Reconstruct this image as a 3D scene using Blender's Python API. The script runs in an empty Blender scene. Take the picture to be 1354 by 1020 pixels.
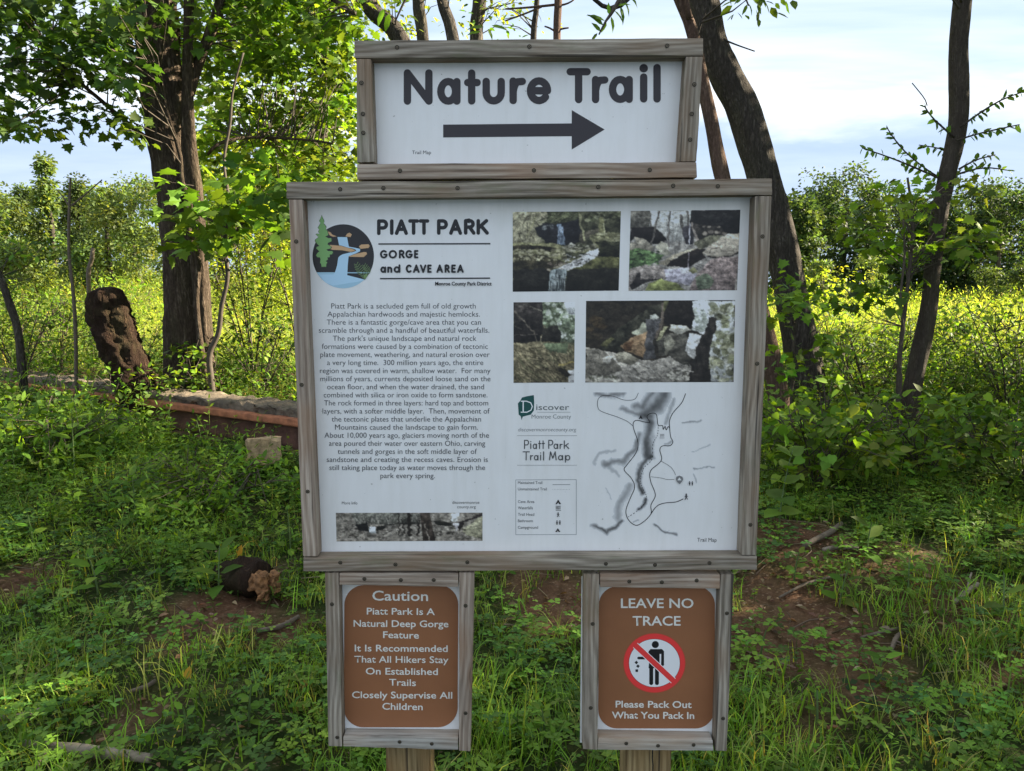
import bpy, bmesh, math, random
import numpy as np
from mathutils import Vector, Matrix
from mathutils.geometry import tessellate_polygon

# ------------------------------------------------------------------ camera, sky, sun
SC = bpy.context.scene
COL = SC.collection
FPX = 1004.0
PITCH = math.radians(7.5)
CAMZ = 1.5
cd = bpy.data.cameras.new('camera')
cam = bpy.data.objects.new('camera', cd); COL.objects.link(cam)
cd.sensor_width = 36.0
cd.lens = 36.0 * FPX / 1354.0
cd.clip_start = 0.05; cd.clip_end = 2000
cam.location = (0, 0, CAMZ)
cam.rotation_euler = (math.pi / 2 - PITCH, 0, 0)
SC.camera = cam

SUN_AZ = math.radians(74)      # to the right of the view direction (+Y towards +X)
SUN_EL = math.radians(27)
SDIR = Vector((math.sin(SUN_AZ) * math.cos(SUN_EL), math.cos(SUN_AZ) * math.cos(SUN_EL), math.sin(SUN_EL)))
sl = bpy.data.lights.new('sun', 'SUN'); sl.energy = 5.0; sl.angle = math.radians(0.6); sl.color = (1.0, 0.88, 0.66)
so = bpy.data.objects.new('sun', sl); COL.objects.link(so)
so.rotation_euler = SDIR.to_track_quat('Z', 'Y').to_euler()

SC.view_settings.view_transform = 'Standard'
SC.view_settings.look = 'None'
SC.view_settings.gamma = 1
SC.view_settings.use_curve_mapping = False
SC.view_settings.exposure = 2.38

def build_world():
    w = bpy.data.worlds.new('World'); SC.world = w; w.use_nodes = True
    nt = w.node_tree; N = nt.nodes; L = nt.links
    bg = N['Background']; bg.inputs['Strength'].default_value = 0.1
    sky = N.new('ShaderNodeTexSky'); sky.sky_type = 'NISHITA'; sky.sun_disc = False
    sky.sun_elevation = SUN_EL; sky.sun_rotation = SUN_AZ
    sky.air_density = 1.0; sky.dust_density = 1.2; sky.ozone_density = 1.2
    tc = N.new('ShaderNodeTexCoord')
    sep = N.new('ShaderNodeSeparateXYZ'); L.new(tc.outputs['Generated'], sep.inputs[0])
    def m(op, a, b=None, c=None, clamp=False):
        n = N.new('ShaderNodeMath'); n.operation = op; n.use_clamp = clamp
        for i, v in enumerate((a, b, c)):
            if v is None: continue
            if isinstance(v, (int, float)): n.inputs[i].default_value = v
            else: L.new(v, n.inputs[i])
        return n.outputs[0]
    def mix(f, a, b):
        n = N.new('ShaderNodeMix'); n.data_type = 'RGBA'
        if isinstance(f, (int, float)): n.inputs[0].default_value = f
        else: L.new(f, n.inputs[0])
        for i, v in ((6, a), (7, b)):
            if isinstance(v, tuple): n.inputs[i].default_value = v
            else: L.new(v, n.inputs[i])
        return n.outputs[2]
    def noise(vec, sc, det, rough, dist=0.0):
        n = N.new('ShaderNodeTexNoise'); n.inputs['Scale'].default_value = sc; n.inputs['Detail'].default_value = det
        n.inputs['Roughness'].default_value = rough; n.inputs['Distortion'].default_value = dist
        L.new(vec, n.inputs['Vector']); return n.outputs['Fac']
    z = m('MAXIMUM', sep.outputs[2], 0.0)
    den = m('ADD', z, 0.10)
    comb = N.new('ShaderNodeCombineXYZ')
    L.new(m('DIVIDE', sep.outputs[0], den), comb.inputs[0]); L.new(m('DIVIDE', sep.outputs[1], den), comb.inputs[1])
    mp = N.new('ShaderNodeMapping'); L.new(comb.outputs[0], mp.inputs[0])
    mp.inputs['Rotation'].default_value = (0, 0, math.radians(-28)); mp.inputs['Scale'].default_value = (0.45, 1.0, 1.0)
    mp.inputs['Location'].default_value = (3.1, 1.7, 0)
    n1 = noise(mp.outputs[0], 0.8, 8, 0.55, 0.4)
    f1 = m('MULTIPLY_ADD', n1, 5.5, -2.15, clamp=True)       # high thin cloud
    n2 = noise(mp.outputs[0], 2.6, 6, 0.6, 0.2)
    blue = mix(m('MULTIPLY', z, 2.0, clamp=True), (3.4, 4.4, 5.9, 1), (3.2, 4.3, 5.7, 1))
    base = mix(0.18, blue, sky.outputs[0])
    white = mix(n2, (5.9, 6.5, 7.2, 1), (7.6, 7.7, 7.7, 1))
    c = mix(m('MULTIPLY', f1, 0.85), base, white)
    # low band of grey-blue cloud over the horizon
    comb2 = N.new('ShaderNodeCombineXYZ')
    L.new(m('MULTIPLY', sep.outputs[0], 2.0), comb2.inputs[0]); L.new(m('MULTIPLY', sep.outputs[1], 2.0), comb2.inputs[1])
    L.new(m('MULTIPLY', sep.outputs[2], 9.0), comb2.inputs[2])
    n3 = noise(comb2.outputs[0], 1.5, 7, 0.55, 0.1)
    zz = m('MULTIPLY_ADD', m('SUBTRACT', n3, 0.5), 0.16, sep.outputs[2])
    band = m('SUBTRACT', 1.0, m('DIVIDE', m('SUBTRACT', zz, 0.165), 0.04), clamp=True)
    edge = m('MULTIPLY', m('SUBTRACT', 1.0, m('DIVIDE', m('ABSOLUTE', m('SUBTRACT', zz, 0.205)), 0.035), clamp=True), 0.6)
    grey = mix(n2, (2.4, 3.3, 5.0, 1), (4.0, 4.9, 6.3, 1))
    c = mix(m('MULTIPLY', band, 0.85), c, grey)
    c = mix(edge, c, (8.0, 8.1, 8.1, 1))
    sc = N.new('ShaderNodeVectorMath'); sc.operation = 'SCALE'; L.new(c, sc.inputs[0]); sc.inputs['Scale'].default_value = 0.375
    L.new(sc.outputs[0], bg.inputs['Color'])
build_world()

# ------------------------------------------------------------------ pixel and terrain geometry
cp, sp = math.cos(PITCH), math.sin(PITCH)
FW = Vector((0, cp, -sp)); UP = Vector((0, sp, cp)); RT = Vector((1, 0, 0)); CO = Vector((0, 0, CAMZ))
def ray(px, py): return FW + RT * ((px - 677.0) / FPX) + UP * ((510.0 - py) / FPX)
def onY(px, py, Y):
    r = ray(px, py); return CO + r * (Y / r.y)
def depth(p): return (Vector(p) - CO).dot(FW)
def mpp(p): return depth(p) / FPX        # metres per photo pixel at p

def H(x, y):
    x = np.asarray(x, float); y = np.asarray(y, float)
    h = 0.075 * np.clip(y - 3.0, 0, 6.0)
    h = h + 0.035 * np.sin(x * 2.1 + 0.7) * np.sin(y * 1.7) + 0.02 * np.sin(x * 5.3 + y * 3.1) + 0.012 * np.sin(x * 9.7 - y * 8.3)
    left = 1 / (1 + np.exp((x + 4) / 2.0))
    h = h + left * 0.045 * np.clip(y - 13, 0, 22)
    h = h - (1 - left) * 0.012 * np.clip(y - 10, 0, 30)
    # red soil bank on the right behind the signs
    h = h + 0.10 * np.exp(-((x - 1.9) ** 2 / 1.0 + (y - 4.0) ** 2 / 0.5))
    return h
def ground(px, py):
    r = ray(px, py); lo, hi = 0.5, 120.0
    t = lo
    while t < hi:
        p = CO + r * t
        if p.z <= float(H(p.x, p.y)): return p
        t += 0.03
    return CO + r * hi

def lin(v):
    v = np.asarray(v, float) / 255.0
    return np.where(v <= 0.04045, v / 12.92, ((v + 0.055) / 1.055) ** 2.4)
def alb(rgb): # colour seen on the shaded sign -> albedo (paper white about 178 -> 0.78)
    return np.clip(lin(rgb) / lin([176, 182, 192]) * 0.78, 0, 0.85)

# ------------------------------------------------------------------ object helpers
def props(o, label=None, cat=None, group=None, kind=None):
    if label: o['label'] = label
    if cat: o['category'] = cat
    if group: o['group'] = group
    if kind: o['kind'] = kind
    return o
def thing(name, loc, label, cat, group=None):
    o = bpy.data.objects.new(name, None); COL.objects.link(o); o.location = loc; o.empty_display_size = 0.1
    return props(o, label, cat, group)
def link(name, me, parent=None, world=True):
    o = bpy.data.objects.new(name, me); COL.objects.link(o)
    if parent is not None:
        o.parent = parent
        if world: o.matrix_parent_inverse = pworld(parent).inverted()
    return o
def pworld(o):
    m = Matrix.LocRotScale(o.location, o.rotation_euler, o.scale)
    if o.parent: m = pworld(o.parent) @ o.matrix_parent_inverse @ m
    return m
def mesh_np(name, V, F, mat, cols=None, smooth=False):
    """V (n,3) array, F (m,k) int array, k = 3 or 4"""
    V = np.asarray(V, np.float32); F = np.asarray(F, np.int32)
    me = bpy.data.meshes.new(name)
    me.vertices.add(len(V)); me.vertices.foreach_set('co', V.ravel())
    k = F.shape[1]
    me.loops.add(F.size); me.loops.foreach_set('vertex_index', F.ravel())
    me.polygons.add(len(F))
    me.polygons.foreach_set('loop_start', np.arange(0, F.size, k, dtype=np.int32))
    if smooth: me.polygons.foreach_set('use_smooth', np.ones(len(F), bool))
    if cols is not None:
        ca = me.color_attributes.new('tint', 'FLOAT_COLOR', 'POINT')
        c4 = np.ones((len(V), 4), np.float32); c4[:, :3] = cols
        ca.data.foreach_set('color', c4.ravel())
    me.update(calc_edges=True); me.validate()
    if mat: me.materials.append(mat)
    return me

# ------------------------------------------------------------------ materials
def newmat(name):
    m = bpy.data.materials.new(name); m.use_nodes = True
    nt = m.node_tree; b = nt.nodes['Principled BSDF']
    return m, nt, nt.nodes, nt.links, b
def ramp(N, L, src, stops):
    r = N.new('ShaderNodeValToRGB'); L.new(src, r.inputs[0])
    e = r.color_ramp.elements
    while len(e) < len(stops): e.new(0.5)
    for i, (p, c) in enumerate(stops):
        e[i].position = p; e[i].color = (c[0], c[1], c[2], 1) if not isinstance(c, (int, float)) else (c, c, c, 1)
    return r.outputs[0]
def nz(N, L, vec, scale, det=4, rough=0.55, dist=0.0):
    n = N.new('ShaderNodeTexNoise'); n.inputs['Scale'].default_value = scale; n.inputs['Detail'].default_value = det
    n.inputs['Roughness'].default_value = rough; n.inputs['Distortion'].default_value = dist
    if vec is not None: L.new(vec, n.inputs['Vector'])
    return n
def mapping(N, L, src, scale=(1, 1, 1), loc=(0, 0, 0), rot=(0, 0, 0)):
    mp = N.new('ShaderNodeMapping'); L.new(src, mp.inputs[0])
    mp.inputs['Scale'].default_value = scale; mp.inputs['Location'].default_value = loc; mp.inputs['Rotation'].default_value = rot
    return mp.outputs[0]
def cmix(N, L, f, a, b, mode='MIX'):
    n = N.new('ShaderNodeMix'); n.data_type = 'RGBA'; n.blend_type = mode
    if isinstance(f, (int, float)): n.inputs[0].default_value = f
    else: L.new(f, n.inputs[0])
    for i, v in ((6, a), (7, b)):
        if isinstance(v, tuple): n.inputs[i].default_value = (v[0], v[1], v[2], 1)
        else: L.new(v, n.inputs[i])
    return n.outputs[2]
def math_(N, L, op, a, b=None, clamp=False):
    n = N.new('ShaderNodeMath'); n.operation = op; n.use_clamp = clamp
    for i, v in enumerate((a, b)):
        if v is None: continue
        if isinstance(v, (int, float)): n.inputs[i].default_value = v
        else: L.new(v, n.inputs[i])
    return n.outputs[0]

def wood_mat(name, dark, mid, light, green=0.0, fresh=False):
    m, nt, N, L, b = newmat(name)
    tc = N.new('ShaderNodeTexCoord'); oi = N.new('ShaderNodeObjectInfo')
    off = N.new('ShaderNodeVectorMath'); off.operation = 'MULTIPLY_ADD'
    cx = N.new('ShaderNodeCombineXYZ')
    L.new(oi.outputs['Random'], cx.inputs[0]); L.new(oi.outputs['Random'], cx.inputs[1]); L.new(oi.outputs['Random'], cx.inputs[2])
    L.new(cx.outputs[0], off.inputs[0]); off.inputs[1].default_value = (7, 3.1, 5.7); L.new(tc.outputs['Object'], off.inputs[2])
    v = off.outputs[0]
    # growth rings: distance from a wandering pith, broken up along the grain
    warp = nz(N, L, mapping(N, L, v, (2.6, 7, 7)), 1.0, 2, 0.5)
    wv = N.new('ShaderNodeVectorMath'); wv.operation = 'MULTIPLY_ADD'
    L.new(warp.outputs['Color'], wv.inputs[0]); wv.inputs[1].default_value = (0.0, 0.07, 0.07); L.new(v, wv.inputs[2])
    wav = N.new('ShaderNodeTexWave'); wav.wave_type = 'BANDS'; wav.bands_direction = 'Z'
    L.new(mapping(N, L, wv.outputs[0], (0.0, 1, 1)), wav.inputs['Vector'])
    wav.inputs['Scale'].default_value = 26; wav.inputs['Distortion'].default_value = 5.0; wav.inputs['Detail'].default_value = 3
    wav.inputs['Detail Scale'].default_value = 0.6
    fine = nz(N, L, mapping(N, L, v, (5, 170, 170)), 1.0, 5, 0.65)
    broad = nz(N, L, mapping(N, L, v, (4, 22, 22)), 1.0, 4, 0.6)
    crack = nz(N, L, mapping(N, L, v, (2.2, 95, 95), (3, 1, 2)), 1.0, 3, 0.5)
    ck = ramp(N, L, crack.outputs['Fac'], [(0.30, 1.0), (0.37, 0.0)])
    f = math_(N, L, 'ADD', math_(N, L, 'MULTIPLY', wav.outputs['Fac'], 0.16), math_(N, L, 'MULTIPLY', fine.outputs['Fac'], 0.90))
    col = ramp(N, L, f, [(0.22, dark), (0.50, mid), (0.82, light)])
    bl = ramp(N, L, broad.outputs['Fac'], [(0.30, 0.72), (0.65, 1.12)])
    col = cmix(N, L, 1.0, col, bl, 'MULTIPLY')
    br = nz(N, L, mapping(N, L, v, (3.5, 9, 9), (9, 2, 4)), 1.0, 3, 0.6)
    col = cmix(N, L, ramp(N, L, br.outputs['Fac'], [(0.46, 0.0), (0.72, 0.75)]), col, tuple(0.8 * c for c in (mid[0] * 1.15, mid[1] * 0.85, mid[2] * 0.62)), 'MIX')
    if green:
        gr = nz(N, L, mapping(N, L, v, (7, 30, 30), (4, 7, 1)), 1.0, 5, 0.7)
        col = cmix(N, L, ramp(N, L, gr.outputs['Fac'], [(0.54, 0.0), (0.68, green)]), col, (0.13, 0.15, 0.07))
    col = cmix(N, L, math_(N, L, 'MULTIPLY', ck, 0.8), col, (0.025, 0.02, 0.017))
    L.new(col, b.inputs['Base Color']); b.inputs['Roughness'].default_value = 0.85; b.inputs['Specular IOR Level'].default_value = 0.2
    kv = N.new('ShaderNodeTexVoronoi'); kv.inputs['Scale'].default_value = 1; L.new(mapping(N, L, v, (3.4, 11, 11), (1.3, .4, .8)), kv.inputs['Vector'])
    kd = math_(N, L, 'ADD', kv.outputs['Distance'], math_(N, L, 'MULTIPLY', math_(N, L, 'SUBTRACT', fine.outputs['Fac'], 0.5), 0.10))
    kr = math_(N, L, 'ABSOLUTE', math_(N, L, 'SINE', math_(N, L, 'MULTIPLY', kd, 55.0)))
    km = ramp(N, L, kd, [(0.10, 0.85), (0.19, 0.0)])
    kc = ramp(N, L, kr, [(0.0, (dark[0] * .55, dark[1] * .45, dark[2] * .4)), (0.8, (mid[0] * .75, mid[1] * .6, mid[2] * .5))])
    L.new(cmix(N, L, km, col, kc), b.inputs['Base Color'])
    hgt = math_(N, L, 'SUBTRACT', f, math_(N, L, 'MULTIPLY', ck, 0.9))
    bp = N.new('ShaderNodeBump'); bp.inputs['Strength'].default_value = 0.6; bp.inputs['Distance'].default_value = 0.0012
    L.new(hgt, bp.inputs['Height']); L.new(bp.outputs[0], b.inputs['Normal'])
    return m
M_WOOD = wood_mat('weathered_wood', (0.075, 0.058, 0.042), (0.255, 0.215, 0.168), (0.50, 0.44, 0.36), green=0.4)
M_WOODP = wood_mat('pinkish_weathered_wood', (0.11, 0.076, 0.055), (0.33, 0.255, 0.195), (0.58, 0.49, 0.40))
M_WOODL = wood_mat('pale_weathered_wood', (0.16, 0.135, 0.11), (0.42, 0.39, 0.34), (0.66, 0.62, 0.56))
M_POST = wood_mat('treated_post_wood', (0.10, 0.065, 0.028), (0.27, 0.19, 0.09), (0.42, 0.31, 0.16))

def print_mat(name, rough=0.42):
    m, nt, N, L, b = newmat(name)
    a = N.new('ShaderNodeAttribute'); a.attribute_name = 'tint'
    L.new(a.outputs['Color'], b.inputs['Base Color']); b.inputs['Roughness'].default_value = rough
    b.inputs['Specular IOR Level'].default_value = 0.35
    return m
M_PRINT = print_mat('printed_ink')
def panel_mat():
    m, nt, N, L, b = newmat('white_sign_panel')
    tc = N.new('ShaderNodeTexCoord')
    n1 = nz(N, L, tc.outputs['Object'], 7, 5, 0.6)
    n2 = nz(N, L, mapping(N, L, tc.outputs['Object'], (60, 60, 9)), 1, 4, 0.6)
    c = ramp(N, L, n1.outputs['Fac'], [(0.25, (0.845, 0.83, 0.81)), (0.7, (0.90, 0.885, 0.865))])
    c = cmix(N, L, 0.35, c, ramp(N, L, n2.outputs['Fac'], [(0.25, (0.72, 0.72, 0.70)), (0.6, (0.84, 0.85, 0.86))]), 'MULTIPLY')
    sp_ = nz(N, L, tc.outputs['Object'], 160, 2, 0.4)
    c = cmix(N, L, ramp(N, L, sp_.outputs['Fac'], [(0.765, 0.0), (0.78, 0.6)]), c, (0.3, 0.28, 0.25))
    # algae and rain dirt that has crept in under the top boards and run down the face
    sepz = N.new('ShaderNodeSeparateXYZ'); L.new(tc.outputs['Generated'], sepz.inputs[0])
    st = nz(N, L, mapping(N, L, tc.outputs['Object'], (26, 26, 2.2)), 1, 5, 0.65)
    top = math_(N, L, 'MULTIPLY', math_(N, L, 'SUBTRACT', math_(N, L, 'ADD', sepz.outputs[2], math_(N, L, 'MULTIPLY', st.outputs['Fac'], 0.14)), 0.965), 7.0, True)
    c = cmix(N, L, math_(N, L, 'MULTIPLY', top, 0.5), c, (0.40, 0.42, 0.33))
    run = ramp(N, L, st.outputs['Fac'], [(0.58, 0.0), (0.75, 0.16)])
    c = cmix(N, L, run, c, (0.50, 0.50, 0.45))
    L.new(c, b.inputs['Base Color']); b.inputs['Roughness'].default_value = 0.38
    return m
M_PANEL = panel_mat()
def simple(name, col, rough=0.6, metal=0.0, nscale=None, namp=0.3, bump=0.0, bscale=None):
    m, nt, N, L, b = newmat(name)
    if nscale:
        tc = N.new('ShaderNodeTexCoord')
        n = nz(N, L, tc.outputs['Object'], nscale, 6, 0.65)
        lo = tuple(c * (1 - namp) for c in col); hi = tuple(min(1, c * (1 + namp)) for c in col)
        L.new(ramp(N, L, n.outputs['Fac'], [(0.3, lo), (0.7, hi)]), b.inputs['Base Color'])
        if bump:
            n2 = nz(N, L, tc.outputs['Object'], bscale or nscale * 3, 8, 0.7)
            bp = N.new('ShaderNodeBump'); bp.inputs['Strength'].default_value = 0.8; bp.inputs['Distance'].default_value = bump
            L.new(n2.outputs['Fac'], bp.inputs['Height']); L.new(bp.outputs[0], b.inputs['Normal'])
    else: b.inputs['Base Color'].default_value = (*col, 1)
    b.inputs['Roughness'].default_value = rough; b.inputs['Metallic'].default_value = metal
    return m
M_BROWN = simple('brown_sign_face', (0.30, 0.125, 0.055), 0.45, nscale=6, namp=0.09)
M_SCREW = simple('brass_screw', (0.13, 0.105, 0.07), 0.5, 0.6)
M_HOLE = simple('dark_hole', (0.012, 0.01, 0.008), 0.9)

def bark_mat(name, dark, mid, light, moss=0.0, vs=1.0, peel=None):
    m, nt, N, L, b = newmat(name)
    tc = N.new('ShaderNodeTexCoord'); v = tc.outputs['Object']
    d = nz(N, L, mapping(N, L, v, (9, 9, 3)), 1, 4, 0.6)
    wv = N.new('ShaderNodeVectorMath'); wv.operation = 'MULTIPLY_ADD'
    L.new(d.outputs['Color'], wv.inputs[0]); wv.inputs[1].default_value = (0.06, 0.06, 0.10); L.new(v, wv.inputs[2])
    vo = N.new('ShaderNodeTexVoronoi'); vo.feature = 'DISTANCE_TO_EDGE'; vo.inputs['Scale'].default_value = 1
    L.new(mapping(N, L, wv.outputs[0], (30 * vs, 30 * vs, 9 * vs)), vo.inputs['Vector'])
    vo.inputs['Randomness'].default_value = 1.0
    rn = nz(N, L, mapping(N, L, wv.outputs[0], (24 * vs, 24 * vs, 3.2 * vs), (2, 5, 1)), 1, 6, 0.6)
    ridge = math_(N, L, 'MULTIPLY', math_(N, L, 'ABSOLUTE', math_(N, L, 'SUBTRACT', rn.outputs['Fac'], 0.5)), 5.0, True)
    e1 = ramp(N, L, vo.outputs['Distance'], [(0.0, 0.25), (0.22, 1.0)])
    edge = math_(N, L, 'MULTIPLY', e1, ridge)
    fine = nz(N, L, mapping(N, L, v, (60, 60, 25)), 1, 8, 0.7)
    big = nz(N, L, mapping(N, L, v, (5, 5, 2)), 1, 4, 0.6)
    f = math_(N, L, 'ADD', math_(N, L, 'MULTIPLY', edge, 0.5), math_(N, L, 'MULTIPLY', fine.outputs['Fac'], 0.6))
    c = ramp(N, L, f, [(0.15, dark), (0.5, mid), (0.95, light)])
    c = cmix(N, L, 1.0, c, ramp(N, L, big.outputs['Fac'], [(0.3, 0.7), (0.7, 1.2)]), 'MULTIPLY')
    if moss: c = cmix(N, L, ramp(N, L, big.outputs['Fac'], [(0.5, 0.0), (0.7, moss)]), c, (0.07, 0.085, 0.03))
    L.new(c, b.inputs['Base Color']); b.inputs['Roughness'].default_value = 0.9; b.inputs['Specular IOR Level'].default_value = 0.15
    bp = N.new('ShaderNodeBump'); bp.inputs['Strength'].default_value = 1.0; bp.inputs['Distance'].default_value = 0.035 / vs
    L.new(f, bp.inputs['Height']); L.new(bp.outputs[0], b.inputs['Normal'])
    return m
M_BARK = bark_mat('furrowed_bark', (0.018, 0.012, 0.008), (0.11, 0.08, 0.058), (0.30, 0.235, 0.175), 0.3)
M_BARKC = bark_mat('scaly_grey_bark', (0.022, 0.018, 0.015), (0.085, 0.07, 0.06), (0.24, 0.205, 0.17), 0.15, 1.2)
M_BARKS = bark_mat('smooth_young_bark', (0.035, 0.027, 0.021), (0.085, 0.068, 0.054), (0.15, 0.125, 0.10), 0.15, 2.2)
M_BARKR = bark_mat('reddish_bark', (0.05, 0.03, 0.022), (0.16, 0.10, 0.075), (0.30, 0.22, 0.17), 0.1, 1.4)
M_ROT = bark_mat('rotten_wood', (0.02, 0.012, 0.008), (0.035, 0.019, 0.012), (0.13, 0.075, 0.045), 0.2, 1.3)
M_TWIG = simple('twig_bark', (0.06, 0.045, 0.033), 0.85, nscale=40, namp=0.35)
M_DRYTWIG = simple('dry_stick', (0.12, 0.09, 0.065), 0.85, nscale=30, namp=0.35, bump=0.002)
M_STEM = simple('green_stem', (0.09, 0.14, 0.04), 0.6, nscale=20, namp=0.25)
M_RUST = simple('rusted_steel', (0.33, 0.12, 0.055), 0.85, nscale=14, namp=0.45, bump=0.004, bscale=60)
M_RUSTD = simple('dark_rusted_steel', (0.12, 0.055, 0.038), 0.85, nscale=9, namp=0.5, bump=0.004, bscale=60)
M_CONC = simple('crumbling_concrete', (0.13, 0.10, 0.07), 0.95, nscale=9, namp=0.65, bump=0.02, bscale=35)
M_ROCK = simple('tan_sandstone', (0.34, 0.235, 0.13), 0.9, nscale=22, namp=0.55, bump=0.01, bscale=40)
M_LOG = simple('split_log_wood', (0.22, 0.105, 0.04), 0.85, nscale=38, namp=0.65, bump=0.008, bscale=50)
M_PALELOG = simple('pale_dead_wood', (0.24, 0.195, 0.145), 0.85, nscale=14, namp=0.4, bump=0.006, bscale=50)

def leaf_mat(name, transl=0.45, rough=0.58, tmul=(1.5, 1.35, 0.45)):
    m, nt, N, L, b = newmat(name)
    a = N.new('ShaderNodeAttribute'); a.attribute_name = 'tint'
    tc = N.new('ShaderNodeTexCoord')
    n = nz(N, L, tc.outputs['Object'], 9, 3, 0.5)
    c = cmix(N, L, 1.0, a.outputs['Color'], ramp(N, L, n.outputs['Fac'], [(0.3, 0.8), (0.7, 1.2)]), 'MULTIPLY')
    L.new(c, b.inputs['Base Color']); b.inputs['Roughness'].default_value = rough; b.inputs['Specular IOR Level'].default_value = 0.22
    t = N.new('ShaderNodeBsdfTranslucent')
    tcx = cmix(N, L, 1.0, c, tmul, 'MULTIPLY'); L.new(tcx, t.inputs['Color'])
    mx = N.new('ShaderNodeMixShader'); mx.inputs[0].default_value = transl
    L.new(b.outputs[0], mx.inputs[1]); L.new(t.outputs[0], mx.inputs[2])
    L.new(mx.outputs[0], N['Material Output'].inputs['Surface'])
    return m
M_LEAF = leaf_mat('leaf', 0.5)
M_GRASS = leaf_mat('grass_blade', 0.35, 0.55)
M_FIELD = leaf_mat('field_weed_leaf', 0.55, 0.6, (1.35, 1.25, 0.6))

def ground_mat():
    m, nt, N, L, b = newmat('forest_soil')
    tc = N.new('ShaderNodeTexCoord'); v = tc.outputs['Object']
    n1 = nz(N, L, v, 1.3, 6, 0.65); n2 = nz(N, L, v, 24, 8, 0.75); n3 = nz(N, L, v, 5, 5, 0.6, 0.5)
    soil = ramp(N, L, n2.outputs['Fac'], [(0.25, (0.045, 0.024, 0.015)), (0.5, (0.13, 0.068, 0.04)), (0.8, (0.27, 0.16, 0.10))])
    moss = ramp(N, L, n2.outputs['Fac'], [(0.3, (0.015, 0.024, 0.007)), (0.75, (0.05, 0.075, 0.018))])
    a = N.new('ShaderNodeAttribute'); a.attribute_name = 'tint'
    sepc = N.new('ShaderNodeSeparateColor'); L.new(a.outputs['Color'], sepc.inputs[0])
    f = math_(N, L, 'ADD', sepc.outputs[0], math_(N, L, 'MULTIPLY', math_(N, L, 'SUBTRACT', n3.outputs['Fac'], 0.5), 1.2), clamp=True)
    c = cmix(N, L, f, moss, soil)
    vo = N.new('ShaderNodeTexVoronoi'); vo.inputs['Scale'].default_value = 38; L.new(mapping(N, L, v, (1, 1.7, 1)), vo.inputs['Vector'])
    lit = ramp(N, L, vo.outputs['Color'], [(0.1, (0.10, 0.065, 0.04)), (0.9, (0.34, 0.24, 0.16))])
    c = cmix(N, L, ramp(N, L, vo.outputs['Distance'], [(0.18, 0.6), (0.30, 0.0)]), c, lit)
    c = cmix(N, L, sepc.outputs[1], c, ramp(N, L, n1.outputs['Fac'], [(0.3, (0.17, 0.21, 0.05)), (0.7, (0.27, 0.30, 0.09))]))
    L.new(c, b.inputs['Base Color']); b.inputs['Roughness'].default_value = 0.95; b.inputs['Specular IOR Level'].default_value = 0.1
    bp = N.new('ShaderNodeBump'); bp.inputs['Strength'].default_value = 1.0; bp.inputs['Distance'].default_value = 0.02
    L.new(n2.outputs['Fac'], bp.inputs['Height']); L.new(bp.outputs[0], b.inputs['Normal'])
    return m
M_GROUND = ground_mat()

# ------------------------------------------------------------------ noise for numpy
def vnoise(w, h, cx, cy, rs):
    g = rs.rand(int(cy) + 3, int(cx) + 3)
    X = np.linspace(0, cx, w, endpoint=False); Y = np.linspace(0, cy, h, endpoint=False)
    xi = X.astype(int); yi = Y.astype(int); fx = X - xi; fy = Y - yi
    fx = fx * fx * (3 - 2 * fx); fy = (fy * fy * (3 - 2 * fy))[:, None]
    a = g[yi][:, xi]; b = g[yi][:, xi + 1]; c = g[yi + 1][:, xi]; d = g[yi + 1][:, xi + 1]
    return (a * (1 - fx) + b * fx) * (1 - fy) + (c * (1 - fx) + d * fx) * fy
def fbm(w, h, cx, cy, rs, o=4):
    r = 0; a = 1; s = 0
    for i in range(o):
        r = r + a * vnoise(w, h, cx * 2 ** i, cy * 2 ** i, rs); s += a; a *= 0.6
    return r / s

# soil patches: photo pixel, radius in metres, strength
PATCH = [(740, 805, 0.20, 1.0), (700, 775, 0.14, .8), (1060, 715, 0.30, .85), (1035, 800, 0.24, .9), (1095, 850, 0.24, .95), (1190, 745, 0.28, 0.7), (1240, 790, 0.25, .8), (1130, 900, 0.18, 0.7),
         (300, 815, 0.22, 1.0), (250, 830, 0.14, .9), (370, 840, 0.12, .8), (180, 960, 0.10, 0.7), (340, 760, 0.12, 0.7), (30, 770, 0.15, 0.8), (1010, 860, 0.22, .9), (230, 620, 0.25, 0.6), (1330, 880, .15, .6), (1060, 960, .12, .5)]
PW = [(ground(a, b), r, s) for a, b, r, s in PATCH]
def bare(x, y):
    x = np.asarray(x, float); y = np.asarray(y, float); o = np.zeros_like(x)
    for p, r, s in PW:
        d = np.hypot(x - p.x, (y - p.y) * 0.8) / r
        o = np.maximum(o, s * np.clip(1.6 - d, 0, 1))
    return o

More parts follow.
